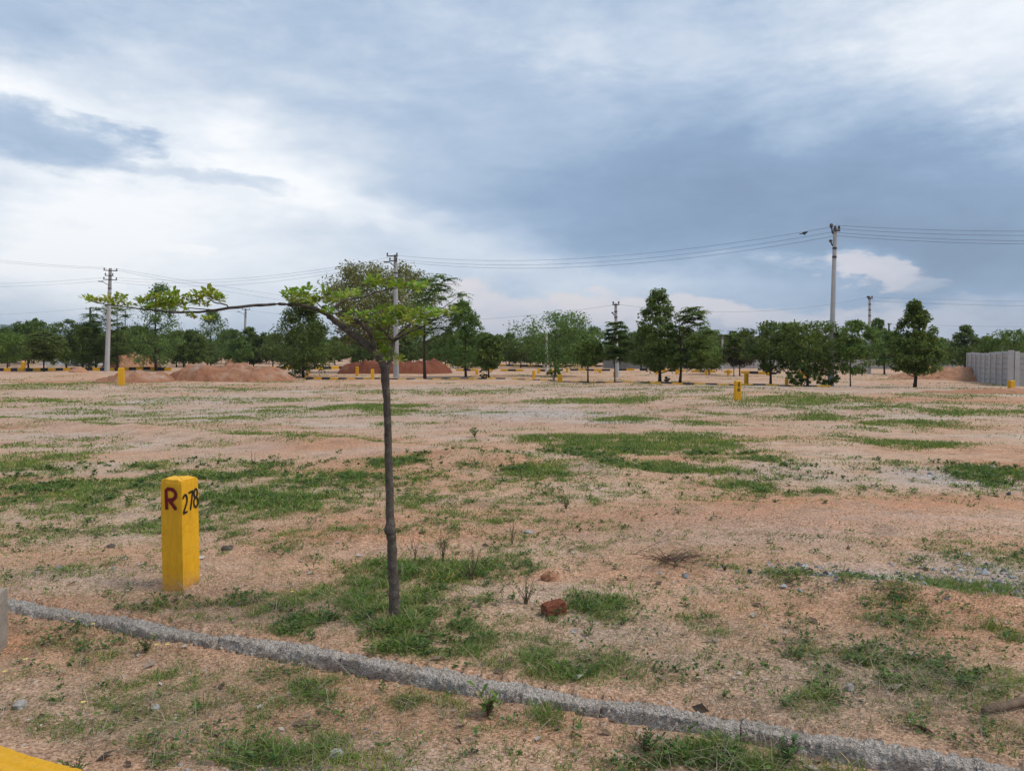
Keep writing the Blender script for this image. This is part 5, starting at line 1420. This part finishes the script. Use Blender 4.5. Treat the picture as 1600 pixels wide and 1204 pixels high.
X, Y, Rr = sample(60000, 2.3, 8.5, 0.6, rng); ks = kside(X, Y)
keep = (np.abs(ks) > 0.09) & (ks > ROADOFF + 0.15) & (rng.random(len(X)) < 1 - 0.7 * grass_d(X, Y)); X, Y, Rr = X[keep], Y[keep], Rr[keep]
s_ = 0.0018 + 0.0030 * rng.random(len(X)) ** 3; s_ *= np.maximum(1, 0.22 * Rr)
V, T_ = pebbles(X, Y, s_, rng)
tag(link('grit', mesh_np('grit', V, T_), M['grit']), 'coarse orange sand grains and small pebbles in the foreground', 'grit', kind='stuff'); print('grit', len(X))
# crushed grey stones
E = ell([(1480, 745, 85, 14, 1.0), (1400, 903, 190, 16, .9), (1570, 905, 70, 30, 1.0), (1250, 892, 70, 10, .9), (460, 1168, 130, 32, .8), (840, 646, 120, 8, .7), (960, 657, 45, 4, .9), (100, 880, 140, 20, .12), (1240, 740, 90, 10, .4)])
X, Y, Rr = sample(60000, 2.3, 30, 0, rng); d = field(E, X, Y) * sstep(0.3, 0.55, fbm(X * 1.8, Y * 1.8, 99))
keep = (rng.random(len(X)) < d * 1.5) & (np.abs(kside(X, Y)) > 0.1) & (kside(X, Y) > ROADOFF + .2); X, Y, Rr = X[keep], Y[keep], Rr[keep]
s_ = (0.006 + 0.024 * rng.random(len(X)) ** 3) * np.where(Rr < 4, 0.45, 1.0) * np.maximum(1, 0.05 * Rr)
V, T_ = pebbles(X, Y, s_, rng, 0.8)
tag(link('crushed_stone', mesh_np('crushed_stone', V, T_), M['crush']), 'patches of crushed grey stone on the sand', 'gravel', kind='stuff'); print('crush', len(X))
# dry leaves and scraps
X, Y, Rr = sample(2600, 2.3, 8, 0.8, rng); ks = kside(X, Y); keep = (np.abs(ks) > 0.05) & (ks > ROADOFF + .2) & (rng.random(len(X)) < 0.25 + field(DRY, X, Y)); X, Y = X[keep], Y[keep]; n = len(X)
D = unit(np.stack([rng.normal(0, 1, n), rng.normal(0, 1, n), rng.normal(0, .2, n)], 1)); Wd = unit(np.cross(unit(rng.normal(0, .3, (n, 3)) + np.array([0, 0, 1.0])), D))
V, Q = leaf_quads(np.stack([X, Y, H(X, Y) + 0.012], 1), D, Wd, np.where(rng.random(n) < 0.08, rng.uniform(0.05, 0.095, n), rng.uniform(0.012, 0.045, n)))
tag(link('leaf_litter', mesh_np('leaf_litter', V, Q), M['litter']), 'scattered dry leaves and scraps on the foreground sand', 'litter', kind='stuff')


# ------------------------------------------------------------------ single small things in the foreground
def weed_plant(name, label, px, base, h_px, w_px, mat, seed, nst=7, leaves=70, leaf=0.02, stem='twig', cat='weed'):
    g = G(px, base); z = h1(g[0], g[1]); Hh = h_px / F * g[1]; W = w_px / F * g[1]; rr_ = random.Random(seed)
    t = thing(name, label, cat, (g[0], g[1], z)); bs = MB(); bl = MB()
    for k in range(nst):
        a = rr_.uniform(0, 6.28); q = rr_.uniform(0.15, 0.5) * W; hz = Hh * rr_.uniform(0.55, 1.0)
        P = [np.array([0.1 * q * math.cos(a), 0.1 * q * math.sin(a), -0.02])]
        for i in range(1, 6):
            f = i / 5; P.append(np.array([q * math.cos(a) * f ** 1.3 + rr_.uniform(-.006, .006), q * math.sin(a) * f ** 1.3 + rr_.uniform(-.006, .006), hz * f]))
        bs.tube(P, [0.0034 * (1 - 0.13 * i) for i in range(6)], 4)
        if rr_.random() < 0.8:
            c = P[3]; bs.tube([c, c + np.array([rr_.uniform(-.04, .04), rr_.uniform(-.04, .04), hz * 0.3])], [0.002, 0.001], 3)
        for i in range(leaves // nst):
            f = rr_.uniform(0.15, 1.0) * 5; i0 = min(4, int(f)); p = P[i0] + (P[i0 + 1] - P[i0]) * (f - i0)
            b_ = rr_.uniform(0, 6.28); e = rr_.uniform(-0.2, 0.9)
            one_leaf(bl, p, (math.cos(b_) * math.cos(e), math.sin(b_) * math.cos(e), math.sin(e)), np.array([0.1, 0.03, 1.0]), leaf * rr_.uniform(0.6, 1.3), leaf * rr_.uniform(0.35, 0.55))
    bs.obj('stems', M[stem], t)
    if leaves: bl.obj('leaves', M[mat], t)
    return t


weed_plant('weed_plant', 'tall dark leafy weed just right of the young tree trunk', 738, 905, 52, 46, 'weed', 1, 8, 110)
weed_plant('weed_plant', 'dark bristly weed left of the reddish brick lump', 822, 942, 44, 36, 'weed', 2, 9, 120, 0.017)
weed_plant('dry_stalks', 'upright bare reddish stalks behind the grass right of the trunk', 692, 878, 52, 30, 'straw', 3, 9, 0)
weed_plant('dry_stalks', 'thin bare twig standing in the grass behind the large marker post', 393, 756, 62, 20, 'straw', 4, 4, 0)
weed_plant('dry_stalks', 'sparse bare twigs left of the reddish stalks near the trunk', 648, 875, 48, 24, 'straw', 5, 4, 0)
weed_plant('dry_stalks', 'thin bare twig in the sand right of the tall dark weed', 800, 850, 42, 22, 'straw', 6, 4, 0)
weed_plant('weed_plant', 'broad leafy weed against the near face of the kerb below the tree', 763, 1098, 52, 60, 'grass', 7, 8, 40, 0.05, 'twig')
weed_plant('weed_plant', 'dark leafy weed at the near face of the kerb right of the middle', 1010, 1150, 40, 70, 'weed', 8, 9, 120, 0.026)
weed_plant('weed_plant', 'dark leafy weed drooping over the kerb near the right', 1232, 1170, 46, 44, 'weed', 9, 8, 100, 0.026)
weed_plant('weed_plant', 'small leafy weed in front of the kerb below the large marker post', 228, 1002, 30, 40, 'weed', 10, 7, 90, 0.022)
weed_plant('weed_plant', 'dark clump of leaves beside the yellow kerb in the bottom left corner', 110, 1196, 40, 60, 'weed', 11, 8, 100, 0.024)
weed_plant('weed_plant', 'small green weed in the sand right of the dry brush pile', 1132, 899, 14, 18, 'weed', 12, 6, 60, 0.02)
weed_plant('weed_plant', 'leafy weed at the left end of the bright grass patch in the field', 742, 684, 16, 22, 'weed', 13, 8, 90, 0.06)
weed_plant('weed_plant', 'small weed with a single tilted leaf tuft in the middle of the sand', 884, 792, 15, 14, 'weed', 14, 6, 50, 0.035)

# dry brush pile
g = G(1045, 893); t = thing('brush_pile', 'small heap of dry brown brush lying on the sand right of centre', 'brush', (g[0], g[1], h1(g[0], g[1])))
b = MB(); rr = random.Random(12)
for k in range(70):
    a = rr.uniform(-0.6, 0.6) + (math.pi if rr.random() < .3 else 0); l_ = rr.uniform(0.08, 0.26)
    p = np.array([rr.gauss(0, 0.05), rr.gauss(0, 0.04), rr.uniform(0.0, 0.03)])
    b.tube([p, p + np.array([math.cos(a) * l_ * .5, math.sin(a) * l_ * .5, rr.uniform(0.01, 0.05)]), p + np.array([math.cos(a) * l_, math.sin(a) * l_, rr.uniform(0, 0.09)])], [0.003, 0.0022, 0.001], 3)
b.obj('brushwood', M['twig'], t)
# thin long branch behind it
g = G(1010, 868)
b = MB(); b.tube([(-0.1, 0, 0.012), (0.12, 0.2, 0.05), (0.32, 0.55, 0.07), (0.45, 0.8, 0.12)], [0.004, 0.0035, 0.003, 0.001], 4); b.tube([(0.12, 0.2, 0.05), (0.3, 0.25, 0.08)], [0.003, 0.001], 3)
o = b.obj('fallen_twig', M['twig']); o.location = (g[0], g[1], h1(g[0], g[1])); tag(o, 'long thin fallen twig on the sand above the brush pile', 'twig')


def rock(name, label, px, base, w_px, h_px, mat, seed, cat='stone', boxy=0.0, rz=0.0, depth=0.8):
    g = G(px, base); g = G(px, base, h1(g[0], g[1])); z = h1(g[0], g[1]); W = w_px / F * g[1]; Hh = h_px / F * g[1]
    rng_ = np.random.default_rng(seed); V_ = []; F_ = []; nu, nv = 9, 5
    for i in range(nv + 1):
        ph = math.pi * i / nv - math.pi / 2
        for j in range(nu):
            th = 2 * math.pi * j / nu
            d = np.array([math.cos(ph) * math.cos(th), math.cos(ph) * math.sin(th), math.sin(ph)])
            if boxy: d = d / (np.abs(d) ** 6).sum() ** (1 / 6.0) * boxy * 0.95 + d * (1 - boxy)
            f = 0.50 + 0.95 * float(fbm(np.array([d[0] * 1.5 + seed * 3.1 + d[2]]), np.array([d[1] * 1.5 + d[2] * 0.9]), seed, 3)[0])
            V_.append((d[0] * W / 2 * f, d[1] * W / 2 * depth * f, d[2] * Hh * 0.62 * f + Hh * 0.38)); V_[-1] = tuple(np.array(V_[-1]) + rng_.normal(0, 0.05, 3) * np.array([W, W * depth, Hh]))
    for i in range(nv):
        for j in range(nu): a = i * nu + j; c = i * nu + (j + 1) % nu; F_.append((a, c, c + nu, a + nu))
    b_ = MB().add(V_, F_); o_ = b_.obj(name, M[mat]); o_.location = (g[0], g[1] + W * 0.3, z - Hh * 0.08); o_.rotation_euler = (0, 0, rz)
    return tag(o_, label, cat)


g = G(866, 960); zb = h1(g[0], g[1])
b = MB(); V, Fc = lumpy_bar(0.135, 0.085, 0.088, 0.020, 77, 26, 0.8)
b.add([(p[0] - 0.067, p[1], p[2]) for p in V], Fc); o = b.obj('brick_lump', M['brick']); o.location = (g[0], g[1] + 0.04, zb - 0.012); o.rotation_euler = (0.08, -0.10, 0.45)
tag(o, 'reddish brown broken brick lying in the grass right of the trunk', 'brick')
rock('stone', 'whitish stone near the left edge below the kerb', 27, 1110, 20, 14, 'stone', 4)
rock('stone', 'pale stone lump in the strip between the kerbs, left of middle', 241, 1108, 16, 10, 'stone', 5)
rock('stone', 'pale broken stone in the dry litter above the kerb at right', 1330, 1080, 18, 13, 'stone', 6)
rock('stone', 'flat tan stone at the bottom edge left of the middle', 524, 1182, 26, 12, 'stone', 7)
rock('stone', 'round dark stone at the edge of the grey gravel patch', 1254, 896, 11, 9, 'darkstone', 8)
rock('stone', 'dark stone just right of the round dark one by the gravel', 1291, 899, 9, 6, 'darkstone', 9)
rock('stone', 'small dark stone left of the round dark one by the gravel', 1172, 899, 9, 6, 'darkstone', 10)
rock('stone', 'dark lone stone on bare sand near the right edge', 1577, 773, 6, 5, 'darkstone', 11)
rock('stone', 'pale lump in the gravel patch near the right edge', 1552, 733, 11, 7, 'stone', 12)
rock('stone', 'flat grey scrap of stone in the middle of the field', 826, 833, 18, 5, 'stone', 13)
rock('dirt_clod', 'reddish clod on the crest of the small sand ridge', 858, 900, 26, 14, 'mound_orange', 14, 'clod')
rock('dirt_clod', 'dark soil clod behind the large marker post at right', 352, 860, 20, 8, 'bark', 15, 'clod')
rock('dirt_clod', 'dark soil clod left of the large marker post', 170, 856, 16, 6, 'bark', 16, 'clod')

# cut branch lying at the right edge
g0 = G(1536, 1116); zz = h1(g0[0], g0[1])
b = MB(); P = [(0, 0, 0.035), (0.06, 0.02, 0.04), (0.13, 0.035, 0.042), (0.20, 0.06, 0.045), (0.30, 0.085, 0.043), (0.45, 0.12, 0.04)]
b.tube(P, [0.014, 0.019, 0.018, 0.02, 0.019, 0.017], 9); o = b.obj('cut_branch', M['twig'], None, True); o.location = (g0[0], g0[1], zz - 0.02)
tag(o, 'thick brown cut branch lying at the right edge above the kerb', 'branch')


# pale yellow flowers on thin stalks
def flower(label, px, py, stalk, seed):
    g = G(px, py + stalk); z = h1(g[0], g[1]); Hh = stalk / F * g[1] + 0.01; rr_ = random.Random(seed)
    t = thing('flower', label, 'flower', (g[0], g[1], z)); b_ = MB(); lx = rr_.uniform(-.01, .01)
    b_.tube([(0, 0, -0.02), (lx, 0, Hh * .5), (lx * 1.5, 0, Hh)], 0.0016, 4); b_.obj('stalk', M['straw'], t)
    b_ = MB()
    for k in range(9):
        a = k * 6.283 / 9; one_leaf(b_, (lx * 1.5, 0, Hh), (math.cos(a), math.sin(a), 0.25), np.array([0.01, 0.02, 1.0]), 0.013, 0.009)
    b_.obj('petals', M['petal'], t)


for k, (lab, px_, py_, st) in enumerate((('yellow flower on a stalk against the near face of the kerb, left of two', 242, 990, 22), ('yellow flower on a stalk against the near face of the kerb, right of two', 265, 990, 26),
                                         ('pale yellow flower in front of the left part of the kerb', 110, 956, 18), ('pale yellow flower leaning by the left part of the kerb', 148, 962, 16), ('yellow flower low in the weeds near the left edge', 42, 1012, 14),
                                         ('yellow flower at the left edge by the concrete stub', 6, 1030, 12), ('yellow flower in the grass between the two kerbs', 127, 1074, 12), ('pale flower in the grass right of the large marker post', 458, 925, 12))):
    flower(lab, px_, py_, st, k)

# ------------------------------------------------------------------ thin haze over the plain
b = MB(); b.box((0, 0, 97.0), (12400, 12400, 206))
hz = bpy.data.materials.new('haze'); hz.use_nodes = True; T = NT(hz.node_tree)
pv = T.new('ShaderNodeVolumePrincipled'); pv.inputs['Color'].default_value = (0.72, 0.82, 0.95, 1); pv.inputs['Density'].default_value = 0.00015; pv.inputs['Anisotropy'].default_value = 0.0
oo = T.new('ShaderNodeOutputMaterial'); T.l.new(pv.outputs[0], oo.inputs['Volume'])
o = b.obj('haze', hz); tag(o, 'thin bluish haze over the plain', 'haze', kind='stuff')
print('objects', len(bpy.data.objects), 'tris', sum(len(m.loops) - 2 * len(m.polygons) for m in bpy.data.meshes))
